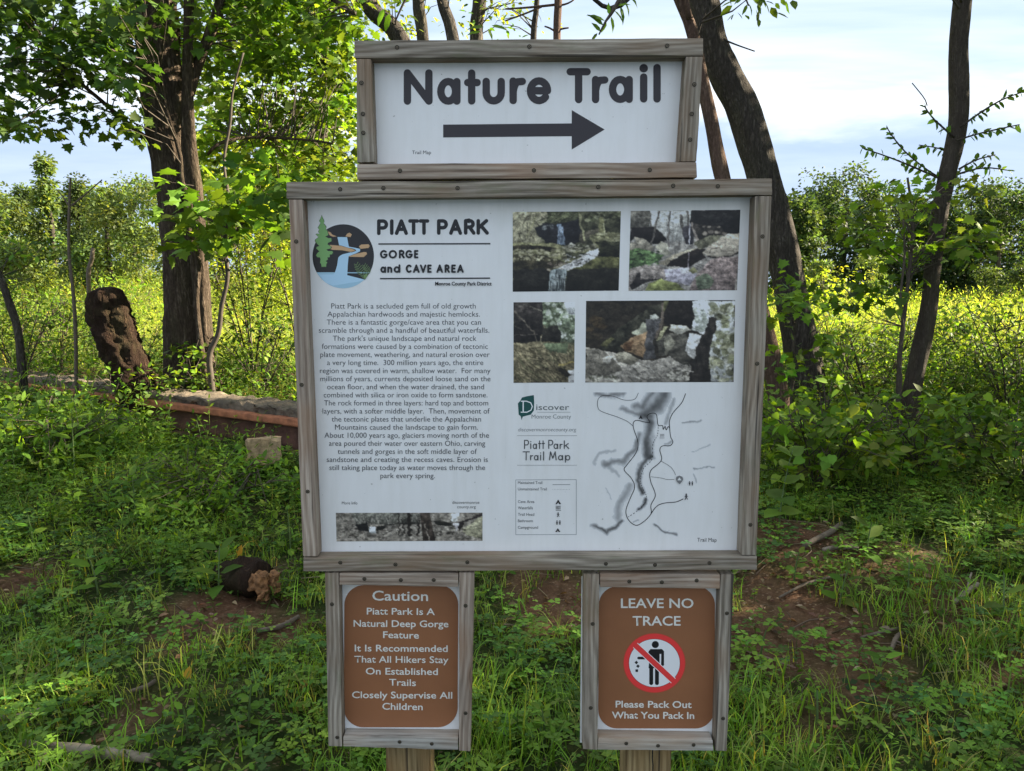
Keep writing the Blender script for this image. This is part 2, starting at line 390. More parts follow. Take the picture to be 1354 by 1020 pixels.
def build_ground():
    xs = np.concatenate([-np.geomspace(600, 7, 45), np.linspace(-6.9, 6.9, 240), np.geomspace(7, 600, 45)])
    ys = np.concatenate([np.linspace(-8, 1.4, 14), np.linspace(1.5, 9.5, 180), np.geomspace(9.6, 900, 80)])
    X, Y = np.meshgrid(xs, ys)
    Z = H(X, Y)
    rs = np.random.RandomState(3)
    nzv = rs.rand(*X.shape) - 0.5
    fine = np.exp(-np.maximum(0, np.hypot(X, Y) - 7) / 3)
    Z = Z + nzv * 0.022 * fine
    V = np.stack([X, Y, Z], -1).reshape(-1, 3)
    nx, ny = len(xs), len(ys)
    i = np.arange(ny - 1)[:, None] * nx + np.arange(nx - 1)[None, :]
    F = np.stack([i, i + 1, i + nx + 1, i + nx], -1).reshape(-1, 4)
    under = 0.55 * np.clip((Y - 6.5) / 2, 0, 1) * np.clip((11 - Y) / 2, 0, 1)
    c = np.stack([np.maximum(bare(X, Y), under) * (Y < 12), np.clip((Y - 9.5) / 2.5, 0, 1), 0 * X], -1).reshape(-1, 3)
    o = link('ground', mesh_np('ground', V, F, M_GROUND, c, smooth=True))
    props(o, kind='structure')
build_ground()

# ------------------------------------------------------------------ signs
YF = 1.56                     # front of the frames
YP = YF + 0.038               # face of the panels
def obj_from_bm(name, bm, mat, parent=None):
    me = bpy.data.meshes.new(name); bm.to_mesh(me); bm.free()
    if mat: me.materials.append(mat)
    return link(name, me, parent)
def board(name, quad, mat, parent, yf=YF, yb=None, vertical=False, seed=0, bev=0.0016):
    """a milled board; quad = four photo pixels (tl, tr, br, bl) of its front face"""
    rnd = random.Random(seed)
    yb = yb if yb is not None else yf + 0.0375
    q = [onY(x, y, yf) for x, y in quad]
    if vertical: a0, a1, b1, b0 = q[3], q[0], q[1], q[2]     # length runs upward
    else: a0, a1, b1, b0 = q[0], q[1], q[2], q[3]
    c = (a0 + a1 + b0 + b1) / 4
    ax = ((a1 - a0) + (b1 - b0)).normalized()
    ay = Vector((0, 1, 0)); az = ax.cross(ay); 
    R = Matrix((ax, ay, az)).transposed()
    n = 14
    bm = bmesh.new(); rings = []
    for i in range(n + 1):
        t = i / n
        pa = a0.lerp(a1, t) - c; pb = b0.lerp(b1, t) - c
        w = 0.0006
        ja = Vector([rnd.uniform(-w, w) for _ in range(3)]); jb = Vector([rnd.uniform(-w, w) for _ in range(3)])
        if i in (0, n): ja *= 0.3; jb *= 0.3
        d = Vector((0, yb - yf, 0))
        rings.append([bm.verts.new(R.transposed() @ v) for v in (pa + ja, pb + jb, pb + jb * 0.3 + d, pa + ja * 0.3 + d)])
    for i in range(n):
        for k in range(4):
            bm.faces.new([rings[i][k], rings[i][(k + 1) % 4], rings[i + 1][(k + 1) % 4], rings[i + 1][k]])
    bm.faces.new(rings[0][::-1]); bm.faces.new(rings[n])
    bmesh.ops.recalc_face_normals(bm, faces=bm.faces)
    es = [e for e in bm.edges if e.calc_face_angle(0) > 0.8]
    bmesh.ops.bevel(bm, geom=es, offset=bev, segments=2, affect='EDGES', profile=0.6)
    for f in bm.faces: f.smooth = True
    for e in bm.edges: e.smooth = e.calc_face_angle(0) < 0.6
    me = bpy.data.meshes.new(name); bm.to_mesh(me); bm.free(); me.materials.append(mat)
    o = bpy.data.objects.new(name, me); COL.objects.link(o)
    o.location = c; o.rotation_euler = R.to_euler()
    o.parent = parent; o.matrix_parent_inverse = pworld(parent).inverted()
    return o
def screw_mesh():
    bm = bmesh.new(); n = 14
    def ring(r, y): return [bm.verts.new((r * math.cos(2 * math.pi * i / n), y, r * math.sin(2 * math.pi * i / n))) for i in range(n)]
    r0 = ring(0.0042, -0.0005); r1 = ring(0.0029, -0.0003)
    for i in range(n): bm.faces.new([r0[i], r0[(i + 1) % n], r1[(i + 1) % n], r1[i]]).material_index = 1
    r2 = ring(0.0029, -0.0003); r3 = ring(0.0025, -0.0006)
    for i in range(n): bm.faces.new([r2[i], r2[(i + 1) % n], r3[(i + 1) % n], r3[i]])
    bm.faces.new(r3)
    for a in (0, 1):
        c, s = (0.0017, 0.0004) if a == 0 else (0.0004, 0.0017)
        y = -0.0007 - a * 0.00004
        bm.faces.new([bm.verts.new(p) for p in ((-c, y, -s), (c, y, -s), (c, y, s), (-c, y, s))]).material_index = 1
    me = bpy.data.meshes.new('screw'); bm.to_mesh(me); bm.free()
    me.materials.append(M_SCREW); me.materials.append(M_HOLE); return me
ME_SCREW = screw_mesh()
def screws(bd, pts, yf=YF):
    for k, (x, y) in enumerate(pts):
        o = bpy.data.objects.new('screw', ME_SCREW); COL.objects.link(o)
        o.location = onY(x, y, yf) + Vector((0, -0.0006, 0)); o.rotation_euler = (0, x * 0.7 + k, 0)
        o.parent = bd; o.matrix_parent_inverse = pworld(bd).inverted()
def plate(name, quad, mat, parent, y0=YP, th=0.003):
    q = [onY(x, y, y0) for x, y in quad]
    bm = bmesh.new(); a = [bm.verts.new(p) for p in q]; b = [bm.verts.new(p + Vector((0, th, 0))) for p in q]
    n = len(q)
    bm.faces.new(a); bm.faces.new(b[::-1])
    for i in range(n): bm.faces.new([a[i], b[i], b[(i + 1) % n], a[(i + 1) % n]])
    bmesh.ops.recalc_face_normals(bm, faces=bm.faces)
    return obj_from_bm(name, bm, mat, parent)

class Ink:
    """flat print on the face of a panel, drawn in photo pixels on the plane y = Y"""
    def __init__(s, Y=YP, base=0.0004):
        s.V = []; s.F = []; s.C = []; s.Y = Y; s.l = base
    def step(s, d=0.00003): s.l += d
    def tri(s, pts2, tris, col):
        o = len(s.V); c = alb(col); y = s.Y - s.l
        for (x, yy) in pts2:
            s.V.append(onY(x, yy, y)); s.C.append(c)
        for t in tris: s.F.append((o + t[0], o + t[1], o + t[2]))
        s.step()
    def poly(s, pts, col):
        tr = tessellate_polygon([[Vector((x, y, 0)) for x, y in pts]])
        s.tri(pts, [tuple(t) for t in tr], col)
    def disc(s, cx, cy, rx, ry, col, n=48):
        s.poly([(cx + rx * math.cos(2 * math.pi * i / n), cy + ry * math.sin(2 * math.pi * i / n)) for i in range(n)], col)
    def ringp(s, cx, cy, r0, r1, col, n=64, ky=1.0):
        p = [(cx + r0 * math.cos(2 * math.pi * i / n), cy + ky * r0 * math.sin(2 * math.pi * i / n)) for i in range(n)]
        p += [(cx + r1 * math.cos(2 * math.pi * i / n), cy + ky * r1 * math.sin(2 * math.pi * i / n)) for i in range(n)]
        t = []
        for i in range(n):
            j = (i + 1) % n; t += [(i, j, n + j), (i, n + j, n + i)]
        s.tri(p, t, col)
    def stroke(s, pts, w, col, cap=True):
        P = [Vector(p) for p in pts]; r = w / 2
        closed = (P[0] - P[-1]).length < 1e-6 and len(P) > 3
        if closed: P = P[:-1]
        n = len(P); out = []; tris = []
        for i in range(n):
            if closed: d0 = P[i] - P[i - 1]; d1 = P[(i + 1) % n] - P[i]
            else:
                d1 = P[i + 1] - P[i] if i < n - 1 else P[i] - P[i - 1]; d0 = P[i] - P[i - 1] if i else d1
            d0 = d0.normalized(); d1 = d1.normalized(); t = d0 + d1
            t = t.normalized() if t.length > 1e-3 else d1
            nn = Vector((-t.y, t.x)); k = min(1.4, 1 / max(0.3, nn.dot(Vector((-d1.y, d1.x)))))
            out += [P[i] + nn * r * k, P[i] - nn * r * k]
        m = n if closed else n - 1
        for i in range(m):
            j = (i + 1) % n
            tris += [(2 * i, 2 * i + 1, 2 * j + 1), (2 * i, 2 * j + 1, 2 * j)]
        if cap and not closed:
            for e, (c, d) in enumerate(((P[0], P[0] - P[1]), (P[-1], P[-1] - P[-2]))):
                d = d.normalized(); nn = Vector((-d.y, d.x)); b = len(out)
                arc = [c + nn * r * math.cos(a) + d * r * math.sin(a) for a in [math.pi * q / 8 for q in range(9)]]
                out += arc
                for q in range(1, 8): tris.append((b, b + q, b + q + 1))
        s.tri([(p.x, p.y) for p in out], tris, col)
    def text(s, body, x0, x1, yb, cap, col=(25, 27, 30), bold=0.0, y1=None, slant=0.0):
        c = bpy.data.curves.new('lettering', 'FONT'); c.body = body; c.offset = bold; c.resolution_u = 3
        o = bpy.data.objects.new('lettering', c)
        me = o.to_mesh(); n = len(me.vertices)
        co = np.empty(n * 3, np.float32); me.vertices.foreach_get('co', co); co = co.reshape(-1, 3)
        me.calc_loop_triangles(); tr = [tuple(t.vertices) for t in me.loop_triangles]
        u0, u1 = co[:, 0].min(), co[:, 0].max(); sx = (x1 - x0) / (u1 - u0); sy = cap / 0.729
        dy = 0 if y1 is None else y1 - yb
        X = x0 + (co[:, 0] - u0) * sx + co[:, 1] * slant * sy
        Y = yb - co[:, 1] * sy + dy * (co[:, 0] - u0) / (u1 - u0)
        s.tri(list(zip(X.tolist(), Y.tolist())), tr, col)
        o.to_mesh_clear(); bpy.data.objects.remove(o); bpy.data.curves.remove(c)
    def build(s, name, parent, mat=None):
        V = [tuple(v) for v in s.V]
        o = link(name, mesh_np(name, V, s.F, mat or M_PRINT, np.array(s.C)), parent)
        return o

def arc(cx, cy, rx, ry, a0, a1, n=None):
    n = n or max(4, int(abs(a1 - a0) / 15))
    return [(cx + rx * math.cos(math.radians(a0 + (a1 - a0) * i / n)), cy + ry * math.sin(math.radians(a0 + (a1 - a0) * i / n))) for i in range(n + 1)]
G = {  # rounded stroke letters, centre lines in a unit box (x right, y up)
 'N': [[(0, 0), (0, 1)], [(0, 1), (1, 0)], [(1, 0), (1, 1)]],
 'a': [arc(.46, .5, .46, .5, 0, 360), [(1, 1), (1, 0)]],
 't': [[(.42, 1), (.42, 0)], [(0, .66), (1, .66)]],
 'u': [[(0, 1), (0, .5)] + arc(.5, .42, .5, .42, 180, 360) + [(1, 1)]],
 'r': [[(0, 0), (0, 1)], [(0, .45)] + arc(.62, .35, .62, .62, 165, 85) + [(1, .98)]],
 'e': [arc(.5, .5, .5, .5, 0, 320), [(0.02, .5), (.98, .5)]],
 'T': [[(0, 1), (1, 1)], [(.5, 1), (.5, 0)]],
 'i': [[(.5, 0), (.5, .70)]], 'l': [[(.5, 0), (.5, 1)]], 'I': [[(.5, 0), (.5, 1)]],
 'P': [[(0, 0), (0, 1)], [(0, 1), (.5, 1)] + arc(.55, .72, .45, .28, 90, -90) + [(0, .44)]],
 'R': [[(0, 0), (0, 1)], [(0, 1), (.5, 1)] + arc(.5, .74, .42, .26, 90, -90) + [(0, .48)], [(.48, .48), (1, 0)]],
 'A': [[(0, 0), (.5, 1)], [(.5, 1), (1, 0)], [(.2, .33), (.8, .33)]],
 'K': [[(0, 0), (0, 1)], [(.92, 1), (.05, .42)], [(.32, .58), (1, 0)]],
 'G': [arc(.5, .5, .5, .5, 48, 350), [(1, .45), (.58, .45)]],
 'O': [arc(.5, .5, .5, .5, 0, 360)], 'C': [arc(.5, .5, .5, .5, 48, 312)],
 'E': [[(0, 0), (0, 1)], [(0, 1), (1, 1)], [(0, .52), (.85, .52)], [(0, 0), (1, 0)]],
 'V': [[(0, 1), (.5, 0)], [(.5, 0), (1, 1)]],
 'n': [[(0, 0), (0, 1)], [(0, .5)] + arc(.5, .52, .5, .46, 180, 0) + [(1, 0)]],
 'd': [arc(.46, .36, .46, .36, 0, 360), [(1, 1), (1, 0)]],
 'M': [[(0, 0), (.15, 1)], [(.15, 1), (.5, .2)], [(.5, .2), (.85, 1)], [(.85, 1), (1, 0)]],
 'p': [arc(.55, .66, .45, .34, 0, 360), [(0, 1), (0, 0)]],
 'k': [[(0, 0), (0, 1)], [(.9, .66), (.05, .28)], [(.35, .42), (1, 0)]],
}
def letters(ink, spec, w, col=(27, 28, 32)):
    for ch, x0, y0, x1, y1 in spec:      # y0 top, y1 bottom, outer edges
        h = w / 2
        for st in G[ch]:
            pts = [(x0 + h + u * (x1 - x0 - w), y1 - h - v * (y1 - y0 - w)) for u, v in st]
            ink.stroke(pts, w, col)
        if ch == 'i':
            ink.disc((x0 + x1) / 2, y0 + w * 0.58, w * 0.58, w * 0.58, col, 20)

def rounded(x0, y0, x1, y1, r, n=10, skew=0.0):
    p = []
    for cx, cy, a in ((x1 - r, y0 + r, -90), (x1 - r, y1 - r, 0), (x0 + r, y1 - r, 90), (x0 + r, y0 + r, 180)):
        for i in range(n + 1):
            t = math.radians(a + 90 * i / n); p.append((cx + r * math.cos(t), cy + r * math.sin(t)))
    return [(x + skew * (y - y0), y) for x, y in p]

DARK = (27, 28, 32)
base_z = float(H(0, 1.65))
# ---- posts
def post(x0, x1, label, top):
    yb0, yb1 = YP + 0.004, YP + 0.093
    a = onY(x0, 1000, yb0).x; b = onY(x1, 1000, yb0).x
    t = thing('wooden_post', ((a + b) / 2, (yb0 + yb1) / 2, base_z), label, 'post', 'square posts carrying the signs')
    bm = bmesh.new(); bmesh.ops.create_cube(bm, size=1)
    zb, zt = base_z - 0.3, onY(677, top, yb0).z
    L_ = zt - zb
    for v in bm.verts: v.co = Vector((v.co.x * L_, v.co.y * (yb1 - yb0), v.co.z * (b - a)))
    bmesh.ops.bevel(bm, geom=bm.edges[:], offset=0.004, segments=2, affect='EDGES')
    me = bpy.data.meshes.new('post_timber'); bm.to_mesh(me); bm.free(); me.materials.append(M_POST)
    o = bpy.data.objects.new('post_timber', me); COL.objects.link(o)
    o.location = ((a + b) / 2, (yb0 + yb1) / 2, (zb + zt) / 2); o.rotation_euler = (0, -math.pi / 2, 0)
    o.parent = t; o.matrix_parent_inverse = pworld(t).inverted()
    return t
p1 = post(510, 569, 'square treated wooden post holding up the brown caution sign', 60)
p2 = post(827, 888, 'square treated wooden post with a long crack under the leave no trace sign', 60)
ink = Ink(YP + 0.004, 0.0003)
ink.stroke([(863, 990), (862.6, 1003), (863.4, 1012), (863, 1030), (863, 1060)], 1.6, (12, 10, 8)); c_ = ink.build('drying_crack', p2, M_HOLE)

# ---- upper sign: Nature Trail
su = thing('framed_sign', (onY(700, 140, YP).x, YP, onY(700, 236, YP).z), 'upper white sign reading Nature Trail with a long black arrow pointing right', 'sign', 'signs mounted on the two posts')
pn = plate('sign_panel', [(484, 66), (918, 64), (912, 226), (482, 228)], M_PANEL, su)
b_ = board('frame_board', [(468.5, 53.5), (930, 50.5), (930, 74), (468.5, 77)], M_WOOD, su, seed=1); screws(b_, [(525, 63), (700, 62), (882, 61)])
b_ = board('frame_board', [(471, 78), (490.5, 78), (495, 214.5), (472, 215)], M_WOOD, su, vertical=True, seed=2); screws(b_, [(478, 110), (480, 151), (480.5, 176)])
b_ = board('frame_board', [(472, 217), (921, 214.6), (922, 235), (472, 237.5)], M_WOODP, su, seed=3); screws(b_, [(529, 226), (706, 225.6), (859, 225)])
b_ = board('frame_board', [(907.5, 75), (929.5, 75), (921, 213.8), (898, 213.8)], M_WOOD, su, vertical=True, seed=4); screws(b_, [(918, 112), (914.6, 151), (912.5, 185)])
ink = Ink()
letters(ink, [('N', 533.8, 91.8, 572, 138.8), ('a', 578, 103.2, 609, 138.8), ('t', 613.5, 92, 635.8, 138.6), ('u', 638, 103, 667.6, 138.4), ('r', 673.6, 102.5, 695.5, 138), ('e', 696.6, 102.3, 728.8, 138)], 9.8, (38, 36, 42))
ink.build('title_lettering', pn)
ink = Ink()
letters(ink, [('T', 749, 90.2, 781.2, 136.8), ('r', 782.6, 100.5, 804.5, 136.8), ('a', 805, 100.5, 836.8, 136.4), ('i', 845.6, 84.8, 856.6, 135.9), ('l', 863.4, 84.8, 874.2, 135.9)], 9.8, (38, 36, 42))
ink.build('title_lettering', pn)
ink = Ink(); ink.poly([(586, 165), (756, 163.4), (756, 145.8), (799.5, 171.5), (756, 198), (756, 180.3), (586, 182)], (38, 36, 42)); ink.build('arrow', pn)
ink = Ink(); ink.text('Trail Map', 545, 570, 204, 5, (50, 50, 55)); ink.build('caption_lettering', pn)

# ---- main sign
sm = thing('framed_sign', (onY(700, 500, YP).x, YP, onY(700, 755, YP).z), 'large white information sign about the park with photos, paragraph and trail map', 'sign', 'signs mounted on the two posts')
pm = plate('sign_panel', [(392, 252), (1008, 248), (990, 744), (412, 746)], M_PANEL, sm)
b_ = board('frame_board', [(378.5, 241), (1021, 236.3), (1021, 258.2), (378.5, 263)], M_WOOD, sm, seed=5); screws(b_, [(450, 250.5), (507, 249), (605, 249), (791, 247.5), (890, 246), (949, 246.5)])
b_ = board('frame_board', [(381.5, 264), (400, 264), (420, 736), (400.5, 736)], M_WOODP, sm, vertical=True, seed=6); screws(b_, [(391.8, 319.6), (399, 509), (407, 650)])
b_ = board('frame_board', [(401, 737.5), (1001, 735.3), (1001, 753.6), (401, 755.7)], M_WOOD, sm, seed=7); screws(b_, [(450, 744), (523, 746.5), (618, 743.5), (801, 745.5), (866, 747), (938, 744.5)])
b_ = board('frame_board', [(999, 259.4), (1020.5, 259.4), (1000.3, 734.2), (980.5, 734.2)], M_WOOD, sm, vertical=True, seed=8); screws(b_, [(1008, 313), (1001, 481), (992, 694)])
ink = Ink()
letters(ink, [('P', 498.5, 290.2, 513.2, 311.2), ('I', 515.6, 290.2, 520.4, 311), ('A', 522, 290.2, 539.4, 311), ('T', 539.8, 290.1, 554, 310.8), ('T', 553.6, 290.1, 567.6, 310.8),
              ('P', 577.8, 290, 592.3, 310.8), ('A', 593.8, 290, 611, 310.8), ('R', 613.4, 289.8, 628.7, 310.6), ('K', 630, 289.8, 646.4, 310.6)], 4.7)
ink.stroke([(500.4, 322.8), (648.4, 322.4)], 1.7, DARK, cap=False); ink.stroke([(502.5, 368.6), (648, 368)], 1.7, DARK, cap=False)
letters(ink, [('G', 502.4, 330.8, 512.6, 342), ('O', 513.8, 330.8, 525, 342), ('R', 527.4, 330.8, 535.2, 342), ('G', 536, 330.8, 545.8, 341.8), ('E', 547.4, 330.8, 553.2, 341.8),
              ('a', 502.9, 352.6, 510.6, 361), ('n', 512, 352.6, 518.7, 361), ('d', 520.5, 349.8, 529.4, 361), ('C', 536.5, 350, 545.2, 361), ('A', 546, 350, 554.9, 361), ('V', 555.2, 350, 563.8, 361), ('E', 564.9, 350, 570.8, 361),
              ('A', 577, 350, 585.8, 361), ('R', 587.8, 350, 594.8, 361), ('E', 596.6, 350, 602.8, 361), ('A', 604.2, 350, 613.2, 361)], 2.5)
ink.text('Monroe County Park District', 575.4, 650, 377.6, 5.0, DARK, bold=0.022)
ink.build('title_lettering', pm)
ink = Ink()
for k, (t, a, b) in enumerate([("Piatt Park is a secluded gem full of old growth", 438, 629), ("Appalachian hardwoods and majestic hemlocks.", 433, 634.5), ("There is a fantastic gorge/cave area that you can", 432, 636),
    ("scramble through and a handful of beautiful waterfalls.", 421.5, 647), ("The park's unique landscape and natural rock", 440, 630), ("formations were caused by a combination of tectonic", 425.5, 645),
    ("plate movement, weathering, and natural erosion over", 423.5, 647.5), ("a very long time.  300 million years ago, the entire", 432.5, 639), ("region was covered in warm, shallow water.  For many", 423, 648.5),
    ("millions of years, currents deposited loose sand on the", 423.5, 648.5), ("ocean floor, and when the water drained, the sand", 432.5, 640), ("combined with silica or iron oxide to form sandstone.", 428, 644.5),
    ("The rock formed in three layers: hard top and bottom", 428.5, 645.5), ("layers, with a softer middle layer.  Then, movement of", 426.5, 647.5), ("the tectonic plates that underlie the Appalachian", 438.5, 636),
    ("Mountains caused the landscape to gain form.", 443, 632), ("About 10,000 years ago, glaciers moving north of the", 429, 646.5), ("area poured their water over eastern Ohio, carving", 435, 641.5),
    ("tunnels and gorges in the soft middle layer of", 446.5, 630.5), ("sandstone and creating the recess caves. Erosion is", 432, 645), ("still taking place today as water moves through the", 435.5, 641.5), ("park every spring.", 503, 575)]):
    ink.text(t, a, b, 408.2 + k * 10.68, 7.3, (48, 50, 56), bold=-0.004)
ink.build('paragraph_lettering', pm)
ink = Ink()
ink.text('More Info', 452, 472.5, 667.3, 4.2, (60, 62, 66)); ink.text('discovermonroe', 598, 634, 666.5, 4.2, (60, 62, 66)); ink.text('county.org', 604.5, 629, 672.3, 4.2, (60, 62, 66))
ink.text('Trail Map', 922, 947.5, 716.6, 5.4, (50, 52, 56))
ink.build('caption_lettering', pm)

# park logo: coordinates measured on an enlargement of the photograph
def Z6(p): return [(410 + x / 9.807, 280 + y / 9.807) for x, y in p]
ink = Ink()
K = (34, 34, 38)
circ = [(430 + 398 * math.cos(math.radians(a)), 580 - 415 * math.sin(math.radians(a))) for a in range(0, 360, 5)]
ink.poly(Z6(circ), (125, 160, 185))
ink.poly(Z6([p for p in circ if p[1] < 815] ), K)
ink.poly(Z6([(480, 825), (480, 800), (770, 800), (712, 884)]), K)
WAT = (140, 172, 200)
ink.poly(Z6([(112, 815), (300, 815), (322, 790), (350, 700), (365, 600), (385, 575), (420, 555), (500, 535), (560, 520), (600, 500), (560, 480), (480, 465), (378, 445), (354, 330), (480, 332), (502, 455), (600, 473), (650, 485), (648, 515), (600, 540), (500, 580), (488, 700), (482, 825), (712, 884), (680, 900), (300, 960), (200, 920)]), WAT)
TAN = (160, 133, 104)
for q in ([(232, 252), (262, 265), (290, 300), (350, 325), (300, 332), (255, 310), (235, 280)], [(455, 325), (480, 285), (510, 270), (545, 295), (525, 335)],
          [(222, 470), (250, 425), (400, 440), (500, 470), (570, 490), (600, 510), (540, 530), (420, 505), (280, 498)], [(630, 450), (660, 425), (760, 420), (778, 445), (760, 475), (650, 488)],
          [(500, 580), (600, 545), (700, 520), (735, 522), (745, 550), (700, 595), (500, 590)]):
    ink.poly(Z6(q), (70, 62, 52)); 
    cx = sum(p[0] for p in q) / len(q); cy = sum(p[1] for p in q) / len(q)
    ink.poly(Z6([(cx + (x - cx) * .93, cy + (y - cy) * .86) for x, y in q]), TAN)
TREE = [(152, 42), (165, 80), (180, 105), (186, 128), (176, 150), (200, 175), (214, 200), (206, 225), (228, 245), (238, 280), (243, 305), (200, 320), (240, 345), (285, 345), (288, 385), (240, 405), (230, 425), (285, 460), (275, 480), (215, 495), (240, 515), (300, 515), (308, 535), (290, 560), (262, 560), (262, 595), (228, 600), (238, 625), (205, 650), (232, 665), (215, 685), (214, 722), (148, 724), (145, 690), (128, 670), (135, 625), (128, 600), (90, 595), (72, 570), (95, 535), (120, 520), (75, 480), (82, 460), (120, 448), (88, 420), (60, 380), (68, 360), (108, 330), (72, 295), (84, 285), (122, 290), (104, 260), (118, 235), (98, 210), (125, 165), (136, 145), (116, 122), (132, 95)]
ink.poly(Z6(TREE), (52, 62, 50))
ink.poly(Z6([(152 + (x - 152) * .92, 380 + (y - 380) * .975) for x, y in TREE]), (98, 138, 88))
for (x0, y0, x1, y1, n) in ((598, 672, 720, 870, 9), (700, 685, 775, 800, 6)):
    for i in range(n):
        t = i / n; cx = x0 + (x1 - x0) * t; cy = y0 + (y1 - y0) * t; w = 14 + 42 * math.sin(math.pi * min(1, t * .9 + .1)) * (1 if n > 6 else .6)
        ink.stroke(Z6([(cx - w, cy + 4 + w * .1), (cx + 4, cy + 24), (cx + w * .9, cy - 18)]), 0.8, (86, 108, 74), cap=False)
ink.poly(Z6([(690, 830), (740, 800), (748, 830), (714, 880)]), (92, 118, 78))
ink.build('park_logo', pm)

# discover logo and map title
def Z5(p): return [(660 + x / 3.71, 500 + y / 3.71) for x, y in p]
ink = Ink()
ink.poly(Z5([(170, 84), (172, 120), (170, 160), (155, 180), (130, 186), (116, 190), (110, 206), (106, 188), (96, 180), (94, 150), (92, 125), (104, 112), (112, 96), (135, 90)]), (22, 62, 62))
W5 = (195, 202, 205)
ink.stroke(Z5([(118, 116), (118, 166)]), 1.5, W5); ink.stroke(Z5([(108, 114), (135, 114), (155, 122), (163, 140), (156, 158), (136, 168), (108, 168)]), 1.3, W5)
ink.text('iscover', 709, 752.6, 542.4, 8.2, (70, 78, 82)); ink.stroke(Z5([(186, 168), (350, 168)]), .5, (110, 118, 122), cap=False)
ink.text('Monroe County', 703, 755, 553.7, 5.8, (82, 90, 95), bold=-.008)
ink.text('discovermonroecounty.org', 684.8, 761.5, 570.6, 5.2, (88, 94, 100), bold=-.008, slant=0.2)
for y in (283, 428): ink.stroke(Z5([(88, y), (382, y)]), .5, (110, 115, 120), cap=False)
letters(ink, [('P', 692.9, 581.8, 699.5, 594), ('i', 701, 583.5, 702.6, 594), ('a', 704.5, 586.8, 710, 594), ('t', 711.5, 582.6, 715.8, 594), ('t', 716.2, 582.6, 720.6, 594),
              ('P', 725, 581.8, 731.5, 594), ('a', 732, 586.8, 738, 594), ('r', 740, 587, 744, 594), ('k', 745.5, 582.5, 752.6, 594),
              ('T', 691, 597, 700.5, 609), ('r', 701, 602, 705, 609), ('a', 706, 602, 712, 609), ('i', 714, 598.5, 715.6, 609), ('l', 718, 597, 719.6, 609),
              ('M', 726, 597, 736, 609), ('a', 738, 602, 744.5, 609), ('p', 747, 601.8, 754, 612)], 1.25, (50, 54, 60))
ink.build('map_title_lettering', pm)
ink = Ink()
ink.stroke([(682, 634.8), (762, 634.4), (762, 707), (682, 707.3), (682, 634.8)], .6, (105, 110, 118), cap=False)
for t, x1, yb in (('Maintained Trail', 717, 640.2), ('Unmaintained Trail', 723, 648.6), ('Cave Area', 706.6, 665.3), ('Waterfalls', 704.5, 673.6), ('Trail Head', 706.4, 682.2), ('Bathroom', 704.5, 690.7), ('Campground', 711.4, 699.4)):
    ink.text(t, 684.8, x1, yb, 3.9, (45, 48, 54))
ink.stroke([(730.6, 641), (754, 640.8)], .6, (90, 94, 100), cap=False)
for i in range(12): ink.disc(731 + i * 2, 647.4, .35, .35, (90, 94, 100), 8)
ink.poly([(738, 660.8), (742, 667), (739.6, 667), (738, 664.5), (736.4, 667), (734.4, 667)], (30, 30, 34))
for i in range(4): ink.stroke([(735.4 + i * 1.7, 670.2), (735.4 + i * 1.7, 674)], .8, (60, 62, 68), cap=False)
ink.stroke([(735, 669.5), (741.4, 669.5)], .6, (60, 62, 68)); ink.stroke([(735, 675.2), (741.6, 675.2)], .6, (60, 62, 68))
def person_icon(ink, x, y, s, col):
    ink.disc(x, y - 2.6 * s, .75 * s, .75 * s, col, 10); ink.stroke([(x, y - 1.6 * s), (x, y + .3 * s)], 1.4 * s, col)
    ink.stroke([(x - .2 * s, y + .3 * s), (x - 1.1 * s, y + 2.6 * s)], .7 * s, col); ink.stroke([(x + .2 * s, y + .3 * s), (x + 1.2 * s, y + 2.4 * s)], .7 * s, col)
    ink.stroke([(x, y - 1.2 * s), (x + 1.6 * s, y - .4 * s)], .5 * s, col); ink.stroke([(x, y - 1.2 * s), (x - 1.5 * s, y - .3 * s)], .5 * s, col)
person_icon(ink, 738, 681, 1, (30, 30, 34)); 
def wc_icon(ink, x, y, s, col):
    for d in (-1.9, 1.9):
        ink.disc(x + d * s, y - 2.6 * s, .75 * s, .75 * s, col, 10); ink.poly([(x + (d - 1.1) * s, y - 1.6 * s), (x + (d + 1.1) * s, y - 1.6 * s), (x + (d + .5) * s, y + 2.6 * s), (x + (d - .5) * s, y + 2.6 * s)], col)
wc_icon(ink, 738.4, 691.6, 1, (30, 30, 34))
ink.poly([(737.6, 698.8), (741, 703.6), (738.6, 703.6), (737.6, 701.6), (736.6, 703.6), (734.2, 703.6)], (30, 30, 34))
ink.build('map_legend', pm)

